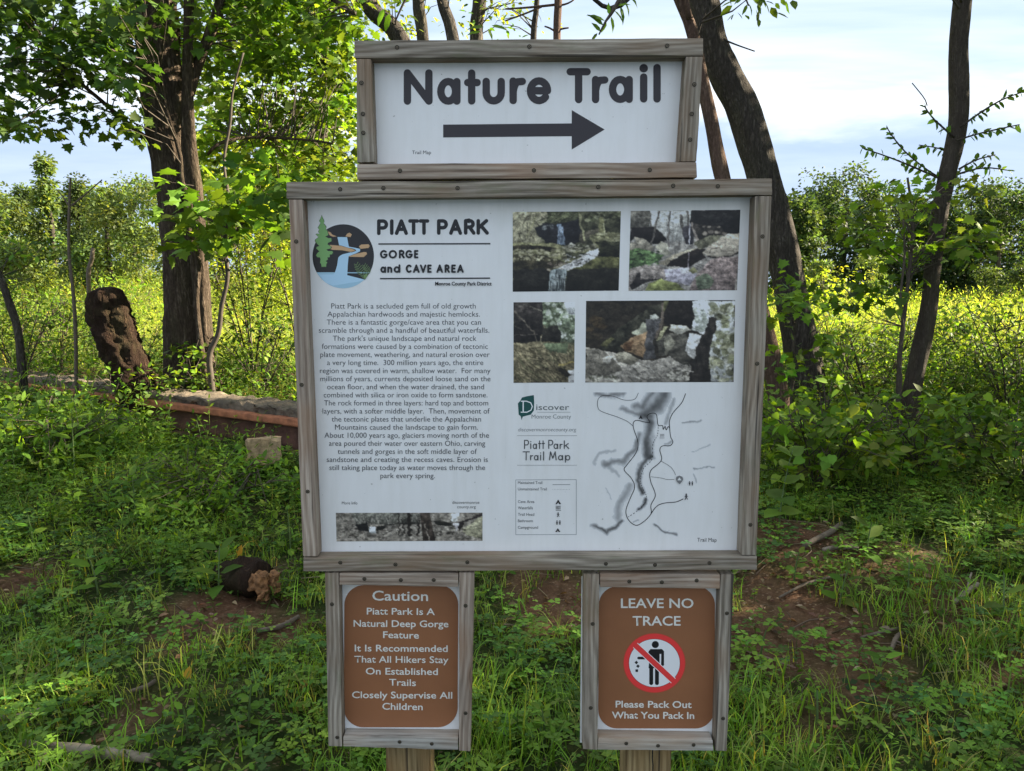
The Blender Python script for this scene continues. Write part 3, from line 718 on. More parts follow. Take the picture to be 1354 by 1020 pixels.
# ---- pictures printed on the panel, painted in numpy onto fine grids
class Paint:
    def __init__(s, quad, box, seed, res=1.15):
        s.q = quad; s.box = box; s.rs = np.random.RandomState(seed)
        s.w = int(abs(quad[1][0] - quad[0][0]) * res); s.h = int(abs(quad[3][1] - quad[0][1]) * res)
        x0, y0, x1, y1 = box
        s.X, s.Y = np.meshgrid(np.linspace(x0, x1, s.w), np.linspace(y0, y1, s.h))
        # wobble so that painted edges are never ruler straight
        s.WX = s.X + (fbm(s.w, s.h, 14, 12, s.rs) - .5) * 46; s.WY = s.Y + (fbm(s.w, s.h, 14, 12, s.rs) - .5) * 46
        s.im = np.zeros((s.h, s.w, 3))
    def tex(s, cx, cy, amp, o=3): return 1 + amp * (fbm(s.w, s.h, cx, cy, s.rs, o)[..., None] - .5) * 2
    def mask(s, pts, wob=True):
        X, Y = (s.WX, s.WY) if wob else (s.X, s.Y)
        m = np.zeros(X.shape, bool); n = len(pts)
        for i in range(n):
            x0, y0 = pts[i]; x1, y1 = pts[(i + 1) % n]
            if y0 == y1: continue
            c = ((y0 > Y) != (y1 > Y)) & (X < (x1 - x0) * (Y - y0) / (y1 - y0) + x0)
            m ^= c
        return m
    def poly(s, pts, col, amp=.5, cx=20, cy=16, o=3, wob=True):
        m = s.mask(pts, wob); ys = [p[1] for p in pts]; xs = [p[0] for p in pts]
        ty = np.clip((s.WY - min(ys)) / (max(ys) - min(ys) + 1), 0, 1)[..., None]; tx = np.clip((s.WX - min(xs)) / (max(xs) - min(xs) + 1), 0, 1)[..., None]
        v = np.array(col, float) * s.tex(cx, cy, amp, o) * (1.28 - .50 * ty) * (1.06 - .12 * tx)
        s.im[m] = v[m]
    def glow(s, x, y, rx, ry, col, a):
        k = a * np.exp(-((s.WX - x) / rx) ** 2 - ((s.WY - y) / ry) ** 2)[..., None]; s.im = s.im * (1 - k) + np.array(col, float) * k
    def fill(s, col, amp, cx, cy): s.im[:] = np.array(col, float) * s.tex(cx, cy, amp)
    def line(s, pts, w, col, amp=.3):
        for (x0, y0), (x1, y1) in zip(pts[:-1], pts[1:]):
            dx, dy = x1 - x0, y1 - y0; t = np.clip(((s.WX - x0) * dx + (s.WY - y0) * dy) / (dx * dx + dy * dy), 0, 1)
            d = np.hypot(s.WX - x0 - t * dx, s.WY - y0 - t * dy); m = d < w / 2
            v = np.array(col, float) * s.tex(30, 30, amp); s.im[m] = v[m]
    def scatter(s, n, region, L_, ang, w, cols, spread=.5):
        x0, y0, x1, y1 = region
        for i in range(n):
            x = s.rs.uniform(x0, x1); y = s.rs.uniform(y0, y1); a = ang + s.rs.normal() * spread; l = L_ * s.rs.uniform(.4, 1.3)
            c = cols[s.rs.randint(len(cols))]
            dx, dy = math.cos(a) * l, math.sin(a) * l; t = np.clip(((s.X - x) * dx + (s.Y - y) * dy) / (l * l), 0, 1)
            m = np.hypot(s.X - x - t * dx, s.Y - y - t * dy) < w / 2 * s.rs.uniform(.6, 1.3)
            s.im[m] = s.im[m] * .25 + np.array(c) * .75
    def blobs(s, n, region, r, cols, sq=.6, a=.8):
        x0, y0, x1, y1 = region
        for i in range(n):
            x = s.rs.uniform(x0, x1); y = s.rs.uniform(y0, y1); rr = r * s.rs.uniform(.4, 1.4)
            m = np.hypot((s.WX - x), (s.WY - y) / sq) < rr; s.im[m] = s.im[m] * (1 - a) + a * np.array(cols[s.rs.randint(len(cols))])
    def build(s, name, parent, label=None):
        f1 = fbm(s.w, s.h, s.w / 9, s.h / 6, s.rs, 3); f2 = fbm(s.w, s.h, s.w / 4, s.h / 3.2, s.rs, 2)
        im = s.im * (.78 + .44 * f1)[..., None] * (.84 + .32 * f2)[..., None]
        crack = np.abs(fbm(s.w, s.h, s.w / 16, s.h / 7, s.rs, 3) - .5) < .022
        im[crack] *= .72
        hi = fbm(s.w, s.h, s.w / 12, s.h / 5, s.rs, 3) > .66; im[hi] = im[hi] * 1.14 + 4
        pd = np.pad(im, ((1, 1), (1, 1), (0, 0)), 'edge'); im = .4 * im + .15 * (pd[:-2, 1:-1] + pd[2:, 1:-1] + pd[1:-1, :-2] + pd[1:-1, 2:])
        im = im * (1 + .08 * (s.rs.rand(s.h, s.w, 1) - .5) * 2)
        im = 120 + (im - 120) * 1.12
        im = im.mean(-1, keepdims=True) * .45 + im * .55; im = np.clip(im, 8, 215); c = alb(im.reshape(-1, 3))
        tl, tr, br, bl = [onY(x, y, YP - 0.0004) for x, y in s.q]
        u = np.linspace(0, 1, s.w)[None, :, None]; v = np.linspace(0, 1, s.h)[:, None, None]
        a = [np.array(p)[None, None] for p in (tl, tr, br, bl)]
        P = (a[0] * (1 - u) + a[1] * u) * (1 - v) + (a[3] * (1 - u) + a[2] * u) * v
        i = np.arange(s.h - 1)[:, None] * s.w + np.arange(s.w - 1)[None, :]
        F = np.stack([i, i + s.w, i + s.w + 1, i + 1], -1).reshape(-1, 4)
        o = link(name, mesh_np(name, P.reshape(-1, 3), F, M_PRINT, c), parent)
        if label: o['label'] = label
        return o

P = Paint([(678, 280.5), (821, 279.4), (818, 384.5), (678, 386)], (36, 38, 1300, 995), 1)
P.fill((70, 72, 52), .6, 30, 24)
P.poly([(36, 30), (440, 30), (450, 150), (340, 200), (300, 290), (380, 400), (36, 420)], (128, 125, 98), .55, 26, 22)
P.scatter(60, (36, 60, 380, 360), 160, 1.9, 7, [(60, 55, 38), (165, 160, 125), (140, 138, 105)], .7)
P.line([(330, 60), (200, 330)], 13, (140, 140, 92)); P.line([(240, 40), (225, 300)], 12, (125, 122, 88))
P.poly([(430, 30), (820, 30), (800, 130), (560, 190), (440, 160)], (72, 78, 50), .6, 16, 14)
P.scatter(30, (440, 50, 800, 150), 130, 2.5, 9, [(110, 115, 75), (45, 48, 30)], .2)
P.poly([(820, 30), (1310, 30), (1310, 290), (960, 330), (860, 260)], (62, 64, 44), .6, 20, 18)
P.blobs(70, (880, 40, 1310, 140), 26, [(120, 124, 92), (85, 92, 58), (48, 50, 34)], .5)
P.poly([(300, 230), (380, 180), (560, 195), (800, 130), (850, 260), (860, 400), (640, 435), (440, 420), (330, 330)], (33, 34, 40), .35, 18, 16)
P.blobs(14, (380, 210, 520, 250), 20, [(120, 130, 135), (90, 98, 105)], .5)
P.poly([(565, 198), (615, 196), (655, 435), (560, 435)], (95, 118, 150), .5, 40, 10); P.scatter(40, (570, 200, 632, 400), 55, 1.5, 6, [(150, 165, 185), (110, 128, 150), (48, 60, 80)], .08)
P.poly([(820, 300), (1050, 240), (1060, 320), (900, 370), (880, 420), (820, 400)], (66, 62, 50), .4)
P.poly([(1045, 100), (1108, 100), (1118, 298), (1048, 300)], (122, 122, 74), .35, 30, 6); P.line([(1105, 180), (1118, 300)], 16, (150, 150, 110))
P.line([(820, 70), (835, 220), (880, 380)], 24, (138, 138, 95))
P.poly([(36, 400), (520, 420), (700, 470), (830, 520), (1000, 430), (940, 360), (1150, 300), (1310, 300), (1310, 1000), (36, 1000)], (96, 96, 62), .6, 24, 22)
P.poly([(36, 425), (360, 440), (560, 480), (500, 510), (240, 490), (36, 500)], (44, 40, 28), .6, 22, 14)
P.poly([(36, 585), (240, 540), (430, 560), (560, 600), (640, 640), (460, 720), (36, 730)], (52, 48, 32), .6, 26, 20)
P.blobs(140, (36, 490, 680, 620), 22, [(150, 147, 112), (110, 106, 76), (70, 66, 44), (165, 162, 130)], .5)
P.poly([(660, 500), (830, 530), (900, 560), (780, 600), (680, 590)], (50, 52, 34), .5)
P.poly([(1000, 400), (1310, 365), (1310, 600), (1100, 590), (1040, 560), (1060, 470)], (42, 44, 28), .6, 26, 24)
P.blobs(60, (960, 300, 1310, 390), 24, [(140, 140, 105), (108, 108, 72), (80, 80, 52)], .45)
P.poly([(690, 425), (730, 405), (780, 430), (740, 462), (690, 455)], (158, 158, 148), .15)
P.blobs(70, (640, 430, 1040, 520), 22, [(130, 128, 105), (60, 58, 44), (150, 150, 130)], .4)
P.poly([(830, 600), (900, 540), (1050, 480), (1050, 570), (930, 640), (850, 690), (640, 750), (500, 750), (640, 670)], (178, 182, 192), .35, 20, 34)
P.blobs(60, (640, 560, 1030, 690), 18, [(60, 60, 58), (170, 172, 180), (110, 112, 118)], .4)
P.poly([(36, 720), (480, 725), (480, 1000), (36, 1000)], (33, 32, 29), .25, 14, 30)
P.poly([(670, 750), (860, 690), (1310, 720), (1310, 1000), (650, 1000)], (34, 33, 28), .3, 26, 16)
P.poly([(700, 730), (860, 680), (1000, 600), (1200, 575), (1310, 620), (1310, 720), (900, 720)], (82, 84, 44), .6, 26, 22)
P.blobs(24, (440, 640, 660, 740), 20, [(150, 140, 125), (60, 50, 42), (110, 96, 84)], .6)
P.poly([(480, 745), (560, 720), (680, 735), (650, 1000), (460, 1000)], (92, 106, 114), .5, 46, 8, wob=False); P.scatter(60, (480, 740, 660, 930), 90, 1.6, 8, [(140, 150, 155), (110, 122, 128), (36, 42, 46)], .05)
P.build('photograph_print', pm, 'printed photograph of a stream falling over dark ledges')

P = Paint([(834, 279.2), (979, 277.6), (974.5, 384), (831, 385)], (45, 40, 1320, 990), 2)
P.fill((120, 118, 116), .4, 30, 26)
P.poly([(45, 40), (270, 40), (340, 240), (250, 260), (45, 240)], (88, 86, 80), .5, 30, 26)
P.poly([(270, 40), (760, 40), (700, 400), (480, 410), (400, 300), (300, 230)], (150, 154, 156), .25, 30, 20)
P.scatter(60, (270, 50, 700, 300), 170, 1.6, 6, [(100, 98, 98), (128, 128, 128), (172, 175, 178)], .12)
P.poly([(45, 235), (300, 240), (400, 280), (470, 390), (340, 440), (280, 420), (130, 350), (45, 420)], (32, 29, 30), .3)
for a, b, w in (((375, 50), (300, 430), 20), ((500, 60), (490, 560), 18), ((620, 100), (680, 300), 34), ((700, 60), (720, 230), 26), ((620, 400), (615, 500), 14)): P.line([a, b], w, (88, 84, 82))
P.poly([(740, 36), (1330, 36), (1330, 320), (1160, 320), (1020, 240), (820, 250), (740, 190)], (34, 33, 34), .2)
P.poly([(800, 190), (1120, 240), (1140, 330), (1000, 380), (860, 400), (780, 330)], (52, 48, 45), .5)
for x, y in ((905, 230), (970, 232), (1075, 245), (1070, 305), (1130, 315), (910, 320), (980, 300)): P.blobs(3, (x - 14, y - 6, x + 14, y + 6), 26, [(140, 130, 118), (105, 96, 88)], .6)
P.poly([(660, 230), (790, 190), (790, 440), (700, 440), (670, 340)], (52, 50, 58), .5); P.line([(765, 190), (830, 390)], 24, (128, 118, 112))
P.poly([(800, 400), (1000, 340), (1130, 340), (960, 480), (860, 500), (800, 450)], (92, 92, 72), .5)
P.poly([(105, 350), (200, 370), (340, 470), (300, 520), (45, 500), (45, 420), (110, 410)], (132, 126, 112), .4)
P.poly([(345, 470), (400, 410), (470, 430), (540, 540), (480, 580), (400, 540)], (146, 144, 128), .3)
P.poly([(45, 500), (130, 470), (280, 520), (440, 560), (400, 640), (250, 680), (120, 740), (30, 740)], (66, 96, 52), .7, 26, 24)
P.blobs(50, (45, 500, 400, 700), 20, [(92, 140, 70), (52, 76, 44), (34, 46, 30)], .5)
P.poly([(380, 680), (540, 570), (720, 500), (900, 480), (830, 500), (560, 600), (500, 690)], (140, 132, 112), .35)
P.poly([(470, 700), (560, 610), (720, 540), (830, 490), (930, 500), (910, 560), (930, 610), (720, 715)], (38, 32, 31), .25)
P.poly([(900, 540), (980, 460), (1160, 330), (1330, 310), (1320, 540), (1130, 600), (960, 590)], (148, 140, 126), .3, 10, 26); P.line([(960, 590), (1130, 610), (1320, 545)], 12, (44, 36, 34)); P.line([(980, 560), (1000, 500), (1100, 470)], 8, (70, 62, 56))
P.poly([(30, 740), (220, 680), (400, 700), (500, 760), (460, 850), (250, 870), (30, 980)], (108, 100, 98), .5, 26, 26)
P.poly([(460, 740), (740, 720), (850, 800), (760, 930), (480, 860)], (128, 126, 148), .35, 26, 30)
P.poly([(840, 800), (1000, 620), (1320, 580), (1290, 1000), (740, 1000)], (118, 102, 102), .55, 32, 30)
P.poly([(830, 830), (960, 780), (1050, 880), (1000, 980), (860, 980)], (78, 92, 72), .5)
P.poly([(250, 1000), (270, 900), (420, 850), (600, 900), (740, 1000)], (112, 122, 58), .35, 30, 26)
P.poly([(740, 750), (800, 710), (850, 760), (790, 800)], (100, 102, 64), .3)
P.poly([(130, 790), (160, 770), (180, 850), (450, 850), (250, 880), (80, 980), (60, 940)], (40, 36, 38), .3)
P.line([(745, 200), (740, 440)], 14, (165, 168, 188)); P.line([(735, 540), (732, 720)], 14, (110, 104, 120)); P.poly([(640, 740), (740, 715), (760, 790), (660, 800)], (172, 174, 190), .2)
P.build('photograph_print', pm, 'printed photograph of a thin waterfall among pale boulders')

P = Paint([(679, 400), (760.5, 399.6), (759, 506), (679, 506.5)], (45, 35, 775, 990), 3)
P.fill((88, 88, 62), .6, 22, 30)
P.poly([(380, 30), (790, 30), (790, 520), (600, 500), (400, 300)], (96, 112, 88), .6, 20, 24)
P.blobs(90, (400, 40, 780, 480), 26, [(140, 155, 135), (75, 90, 62), (165, 175, 170), (58, 68, 46)], .8)
P.poly([(640, 30), (790, 30), (790, 190), (700, 190)], (168, 178, 188), .15)
P.poly([(40, 30), (385, 30), (400, 480), (200, 520), (40, 520)], (42, 38, 37), .4)
P.line([(60, 150), (170, 270), (300, 390), (330, 500)], 18, (92, 84, 74)); P.line([(240, 80), (370, 130)], 14, (96, 92, 82)); P.line([(60, 320), (150, 350)], 8, (80, 76, 70)); P.line([(50, 420), (330, 415)], 10, (74, 68, 64)); P.blobs(18, (60, 40, 230, 110), 22, [(84, 80, 74), (60, 56, 52)], .4)
P.poly([(400, 340), (560, 300), (620, 420), (600, 510), (400, 500), (350, 440)], (40, 38, 34), .4); P.line([(385, 430), (365, 560)], 12, (128, 118, 92))
P.poly([(40, 520), (360, 500), (620, 520), (790, 560), (790, 1000), (40, 1000)], (98, 90, 64), .5, 24, 30)
P.scatter(190, (40, 560, 700, 960), 130, 0.75, 9, [(150, 135, 98), (62, 56, 34), (120, 108, 74), (84, 90, 56), (45, 40, 28)], .35)
P.poly([(400, 520), (700, 520), (700, 650), (480, 620)], (76, 90, 62), .5); P.line([(600, 770), (770, 750)], 24, (150, 132, 62)); P.poly([(700, 850), (790, 820), (790, 1000), (700, 980)], (140, 144, 152), .15); P.poly([(600, 800), (740, 900), (700, 930), (590, 850)], (40, 36, 30), .4)
P.build('photograph_print', pm, 'printed photograph of tangled roots under a dark cliff')

P = Paint([(775, 398.2), (972, 397), (970, 505.4), (774, 506)], (28, 28, 1335, 750), 4)
P.fill((46, 41, 34), .35, 24, 14)
P.blobs(20, (40, 180, 200, 340), 40, [(70, 55, 34), (58, 50, 36)], .5)
P.poly([(30, 440), (240, 470), (420, 530), (620, 560), (800, 510), (950, 600), (940, 760), (30, 760)], (128, 124, 118), .35, 40, 24)
P.poly([(30, 450), (180, 460), (300, 560), (360, 640), (200, 700), (30, 680)], (92, 88, 80), .35, 40, 26)
P.poly([(160, 410), (380, 230), (560, 110), (700, 40), (680, 180), (560, 240), (450, 280), (360, 420), (340, 490), (200, 460)], (52, 52, 42), .5, 30, 12)
P.poly([(160, 415), (260, 340), (290, 360), (220, 430)], (92, 92, 52), .5)
P.poly([(440, 310), (540, 210), (575, 240), (560, 350), (460, 330)], (125, 130, 112), .4); P.poly([(330, 430), (400, 370), (560, 300), (540, 530), (470, 500), (380, 470)], (128, 98, 66), .5, 20, 18); P.poly([(360, 400), (440, 380), (440, 470), (370, 470)], (92, 62, 38), .4)
P.poly([(560, 200), (720, 180), (680, 280), (620, 380), (650, 540), (540, 550), (550, 400)], (62, 62, 66), .55, 28, 16)
P.poly([(590, 150), (640, 140), (680, 180), (600, 200)], (132, 138, 132), .3); P.line([(695, 60), (710, 190), (640, 360)], 26, (96, 84, 74)); P.poly([(700, 28), (755, 28), (735, 140), (700, 120)], (86, 88, 52), .4)
P.poly([(745, 28), (965, 28), (965, 120), (985, 190), (940, 290), (720, 240), (720, 120)], (34, 30, 28), .2)
P.poly([(650, 380), (710, 250), (740, 260), (670, 410)], (132, 132, 96), .3); P.poly([(750, 290), (770, 235), (900, 250), (950, 300), (830, 330)], (150, 150, 140), .2)
P.poly([(650, 400), (740, 320), (900, 330), (960, 500), (930, 610), (850, 580), (760, 500), (680, 510)], (62, 60, 54), .5)
P.poly([(720, 350), (780, 335), (815, 400), (790, 450), (740, 510), (715, 440)], (108, 106, 92), .4)
P.poly([(900, 470), (930, 320), (1050, 340), (1020, 400), (970, 550)], (160, 163, 166), .15); P.poly([(280, 500), (370, 475), (510, 540), (430, 600), (320, 570)], (110, 106, 92), .35); P.poly([(170, 530), (250, 510), (250, 580), (190, 570)], (150, 148, 142), .15)
P.poly([(965, 28), (1335, 28), (1335, 750), (1120, 750), (1130, 300), (1060, 340), (950, 290), (985, 170), (955, 90)], (158, 166, 172), .15, 30, 18)
P.blobs(120, (1140, 60, 1335, 740), 30, [(96, 100, 66), (140, 142, 112), (168, 172, 165), (118, 124, 84), (70, 72, 48)], .8, .7); P.blobs(30, (980, 110, 1100, 300), 22, [(130, 142, 138), (110, 122, 108)], .9, .5)
P.poly([(930, 750), (960, 600), (1020, 390), (1070, 330), (1110, 180), (1180, 190), (1130, 420), (1110, 600), (1130, 750)], (42, 38, 36), .5, 34, 10)
P.scatter(30, (400, 580, 900, 720), 70, .4, 7, [(60, 56, 54), (165, 162, 156)], .3); P.blobs(60, (30, 680, 300, 745), 14, [(150, 148, 140), (80, 82, 66)], .6); P.blobs(60, (760, 640, 940, 740), 14, [(160, 158, 150), (70, 68, 60)], .6)
P.build('photograph_print', pm, 'printed photograph of a rock shelter with leaning boulders')

P = Paint([(444, 678.4), (638, 678.2), (638, 715.4), (445, 716.2)], (28, 28, 1330, 280), 5, 1.3)
P.fill((108, 104, 98), .5, 50, 14)
P.poly([(160, 28), (780, 28), (760, 110), (500, 130), (200, 130)], (88, 90, 84), .5, 50, 14)
P.scatter(80, (180, 28, 760, 110), 60, 1.4, 6, [(60, 60, 56), (125, 124, 118)], .4)
P.blobs(160, (40, 130, 1320, 275), 16, [(150, 146, 138), (60, 56, 52), (120, 116, 106), (40, 38, 36)], .4)
P.poly([(200, 140), (300, 120), (330, 190), (240, 190)], (34, 34, 36), .3); P.poly([(380, 150), (500, 130), (640, 115), (770, 110), (760, 125), (480, 150), (400, 190)], (42, 42, 40), .4); P.poly([(890, 100), (960, 95), (1070, 130), (1040, 150), (940, 135)], (36, 36, 34), .4)
P.poly([(1100, 130), (1180, 90), (1330, 30), (1330, 60), (1180, 110), (1120, 190)], (46, 40, 42), .4); P.poly([(1140, 170), (1330, 60), (1330, 280), (1200, 230)], (122, 122, 98), .5, 40, 20)
P.poly([(325, 152), (378, 152), (382, 210), (320, 205)], (158, 170, 182), .2, wob=False); P.poly([(1060, 28), (1120, 28), (1120, 100), (1060, 110)], (172, 178, 182), .15); P.poly([(1070, 120), (1120, 120), (1090, 205)], (150, 150, 162), .2)
for a, b, w in (((585, 40), (590, 230), 12), ((615, 80), (635, 215), 14), ((680, 28), (682, 230), 34), ((775, 110), (745, 225), 18)): P.line([a, b], w, (42, 38, 36))
P.poly([(775, 28), (860, 28), (910, 280), (800, 280)], (56, 48, 44), .4, 40, 6, wob=False); P.line([(820, 130), (855, 275)], 10, (125, 118, 110))
P.build('photograph_print', pm, 'printed panorama photograph of bare woods and small falls')

# map: shaded relief painted on a grid in the panel white, trails as ink on top
P = Paint([(776, 519), (956, 519), (956, 715), (776, 715)], (0, 20, 918, 1020), 6, 1.0)
P.im[:] = (176, 182, 192)
def soft(P, pts, w, dark):
    d = np.full(P.X.shape, 1e9)
    for (x0, y0), (x1, y1) in zip(pts[:-1], pts[1:]):
        dx, dy = x1 - x0, y1 - y0; t = np.clip(((P.WX - x0) * dx + (P.WY - y0) * dy) / (dx * dx + dy * dy), 0, 1)
        d = np.minimum(d, np.hypot(P.WX - x0 - t * dx, P.WY - y0 - t * dy))
    k = np.exp(-(d / (w * .6)) ** 2) * dark * (0.75 + .5 * fbm(P.w, P.h, 16, 16, P.rs))
    P.im *= (1 - np.clip(k, 0, .8))[..., None]
for pts, w, dk in [([(520, 20), (480, 110), (400, 160)], 70, .55), ([(440, 20), (380, 110), (330, 120)], 34, .4), ([(60, 30), (240, 45)], 26, .4), ([(230, 125), (330, 170), (440, 180)], 26, .35),
                   ([(430, 220), (410, 320), (410, 420)], 50, .55), ([(430, 440), (370, 500), (345, 600), (380, 690)], 26, .6), ([(400, 740), (345, 800)], 16, .6), ([(590, 60), (530, 220)], 16, .25),
                   ([(350, 290), (320, 400), (250, 480), (120, 495)], 30, .4), ([(50, 500), (90, 430), (190, 410)], 18, .2), ([(150, 520), (210, 580)], 18, .2), ([(290, 640), (230, 760), (200, 860)], 38, .3),
                   ([(20, 920), (130, 970), (230, 880)], 20, .55), ([(450, 915), (520, 950), (600, 970)], 13, .45), ([(650, 220), (770, 210)], 10, .35), ([(730, 530), (860, 505)], 6, .35), ([(720, 420), (820, 365)], 6, .2), ([(725, 560), (735, 620)], 7, .25), ([(120, 650), (170, 740)], 6, .15), ([(520, 360), (570, 350)], 14, .25), ([(320, 880), (345, 875)], 7, .25)]: soft(P, pts, w, dk)
fx = np.minimum(np.minimum(P.X - 0, 918 - P.X) / 60, (P.Y > -1) * 1.0).clip(0, 1)[..., None]
P.im = P.im * fx + np.array((176, 182, 192)) * (1 - fx)
rs_keep = P.rs.rand
o_ = None
def build_relief(P):
    # only the shaded cells are printed, the panel shows through elsewhere
    c = alb(P.im.reshape(-1, 3)); shade = P.im.mean(-1) < 168
    tl, tr, br, bl = [onY(x, y, YP - 0.0003) for x, y in P.q]
    u = np.linspace(0, 1, P.w)[None, :, None]; v = np.linspace(0, 1, P.h)[:, None, None]
    a = [np.array(p)[None, None] for p in (tl, tr, br, bl)]
    Q = (a[0] * (1 - u) + a[1] * u) * (1 - v) + (a[3] * (1 - u) + a[2] * u) * v
    i = np.arange(P.h - 1)[:, None] * P.w + np.arange(P.w - 1)[None, :]
    keep = shade[:-1, :-1] | shade[1:, 1:] | shade[1:, :-1] | shade[:-1, 1:]
    F = np.stack([i, i + P.w, i + P.w + 1, i + 1], -1)[keep]
    return link('map_relief', mesh_np('map_relief', Q.reshape(-1, 3), F, M_PRINT, c), pm)
build_relief(P)
def Z7(p): return [(776 + x / 5.1, 515 + y / 5.1) for x, y in p]
def smooth(pts, n=5):
    out = []
    P_ = [pts[0]] + list(pts) + [pts[-1]]
    for i in range(1, len(P_) - 2):
        p0, p1, p2, p3 = [Vector(p) for p in P_[i - 1:i + 3]]
        for k in range(n):
            t = k / n
            q = 0.5 * ((2 * p1) + (-p0 + p2) * t + (2 * p0 - 5 * p1 + 4 * p2 - p3) * t * t + (-p0 + 3 * p1 - 3 * p2 + p3) * t ** 3)
            out.append(tuple(q))
    out.append(tuple(pts[-1])); return out
ink = Ink(base=0.0006)
INKB = (20, 20, 24)
ink.stroke(smooth(Z7([(347, 25), (320, 68), (250, 72), (180, 48), (110, 42), (75, 70), (75, 125), (105, 152), (200, 185), (270, 215), (308, 245)])), .65, INKB)
ink.stroke(smooth(Z7([(665, 30), (640, 90), (580, 160), (557, 215), (558, 260), (565, 320), (580, 355), (560, 380), (510, 382), (492, 410), (502, 480), (430, 550), (430, 620), (462, 712), (432, 780), (432, 840), (380, 895), (330, 917), (280, 880), (263, 820), (290, 740), (322, 660), (300, 600), (252, 545), (270, 510), (330, 430), (345, 360), (312, 250), (330, 210), (395, 222), (425, 222), (405, 185), (430, 163), (468, 170), (480, 240), (510, 245), (515, 270), (528, 250), (535, 274), (548, 252), (558, 262)])), .95, INKB)
ink.stroke(smooth(Z7([(502, 485), (560, 520), (585, 550), (598, 578)])), .5, INKB); ink.stroke(smooth(Z7([(432, 590), (500, 598), (540, 608), (588, 608)])), .5, INKB)
ink.stroke(smooth(Z7([(432, 840), (470, 790), (520, 768), (600, 760), (648, 740)])), 1.0, INKB)
dots = smooth(Z7([(482, 245), (475, 310), (445, 370), (440, 470), (385, 530), (362, 600), (372, 660), (402, 720), (395, 760), (340, 820), (272, 865)]), 8)
for a, b in list(zip(dots[:-1], dots[1:]))[::2]: ink.stroke([a, b], .75, INKB, cap=False)
ink.poly(Z7([(364, 172), (376, 200), (368, 200), (364, 192), (358, 200), (350, 200)]), INKB)
for i in range(4): ink.stroke(Z7([(498 + i * 7, 300), (498 + i * 7, 320)]), .55, (80, 82, 88), cap=False)
ink.stroke(Z7([(490, 328), (524, 328)]), .5, (80, 82, 88), cap=False)
ink.poly(Z7([(600, 606), (604, 590), (624, 582), (644, 590), (650, 606), (642, 622), (626, 640), (608, 624)]), (95, 98, 104)); ink.poly(Z7([(624, 594), (638, 614), (610, 614)]), (176, 182, 190))
wc_icon(ink, *Z7([(702, 636)])[0], .95, (45, 46, 52)); person_icon(ink, *Z7([(670, 726)])[0], 1.35, (45, 46, 52))
ink.build('map_trails', pm)

# ---- lower brown signs
def small_sign(label, boards, white, brown, rad, scr):
    x = (brown[0] + brown[2]) / 2
    s = thing('framed_sign', (onY(x, 870, YP).x, YP, onY(x, 990, YP).z), label, 'sign', 'signs mounted on the two posts')
    pl = plate('sign_panel', white, M_PANEL, s, YP - 0.0005)
    br = plate('brown_face', rounded(*brown, rad, skew=-0.006), M_BROWN, pl, YP - 0.0013, 0.0007)
    for i, (q, vert, mat, sc_) in enumerate(boards):
        b = board('frame_board', q, mat, s, yf=YF + 0.003, yb=YP - 0.0008, vertical=vert, seed=20 + i + int(x)); screws(b, sc_, YF + 0.003)
    return s, br
WHT = (176, 180, 182)
s1, br1 = small_sign('brown caution sign in a wooden frame about staying on established trails',
    [([(429.5, 757.5), (447.5, 757.5), (452.5, 987.5), (434, 987)], True, M_WOOD, [(439, 799), (446, 975)]),
     ([(448.8, 758), (606, 758), (606, 776.6), (448.8, 773.5)], False, M_WOODP, [(482, 765.5), (530, 767), (573.5, 767)]),
     ([(607.2, 757.5), (627, 757.5), (622, 994), (606.8, 993)], True, M_WOODP, [(615.6, 801), (615.6, 943)]),
     ([(453.8, 974.5), (605.6, 976), (605.6, 992), (453.8, 987.5)], False, M_WOODL, [(528.5, 981), (571, 983.5)])],
    [(443, 763), (614, 763), (612, 982), (446, 980)], (455.5, 774, 606, 962), 26, None)
ink = Ink(YP - 0.0013)
for t, a, b, y, cap in (('Caution', 492.3, 566, 794, 13.4), ('Piatt Park Is A', 485, 575, 812.6, 9.2), ('Natural Deep Gorge', 467.5, 593, 828.8, 9.2), ('Feature', 506.5, 554, 843.8, 9.2), ('It Is Recommended', 469, 592, 861.4, 9.2),
                        ('That All Hikers Stay', 468.5, 593, 876.2, 9.2), ('On Established', 483.6, 579, 891.9, 9.2), ('Trails ', 514.5, 550, 906.6, 9.2), ('Closely Supervise All', 465.5, 598, 923.2, 9.2), ('Children', 505.5, 559, 938.4, 9.2)):
    ink = Ink(YP - 0.0013); ink.text(t, a, b, y, cap, WHT, bold=0.009 if t[0] == 'T' else 0.012, y1=y + .8); ink.build('lettering', br1)
s2, br2 = small_sign('brown leave no trace sign with a red no littering symbol',
    [([(772, 759.5), (792.5, 759.5), (790, 992), (771, 991)], True, M_WOOD, [(783.5, 825), (781, 936)]),
     ([(793.6, 759), (952, 760), (952, 779), (793.6, 777)], False, M_WOODP, [(832, 769), (875, 770), (921, 767.5)]),
     ([(953.2, 760), (970.5, 760), (961, 993.5), (946, 993)], True, M_WOOD, [(961, 811), (956, 950)]),
     ([(791.2, 976), (942.5, 979), (943.5, 993), (790.2, 991.5)], False, M_WOODL, [(828, 983), (870, 986), (917, 985)])],
    [(769, 763), (958, 763), (950, 982), (767, 982)], (792, 775.5, 945.5, 963.5), 25, None)
ink = Ink(YP - 0.0013)
for t, a, b, y, cap in (('LEAVE NO', 821, 917, 804, 13), ('TRACE', 836.5, 900, 827.3, 13)): ink = Ink(YP - 0.0013); ink.text(t, a, b, y, cap, WHT, bold=0.014); ink.build('lettering', br2)
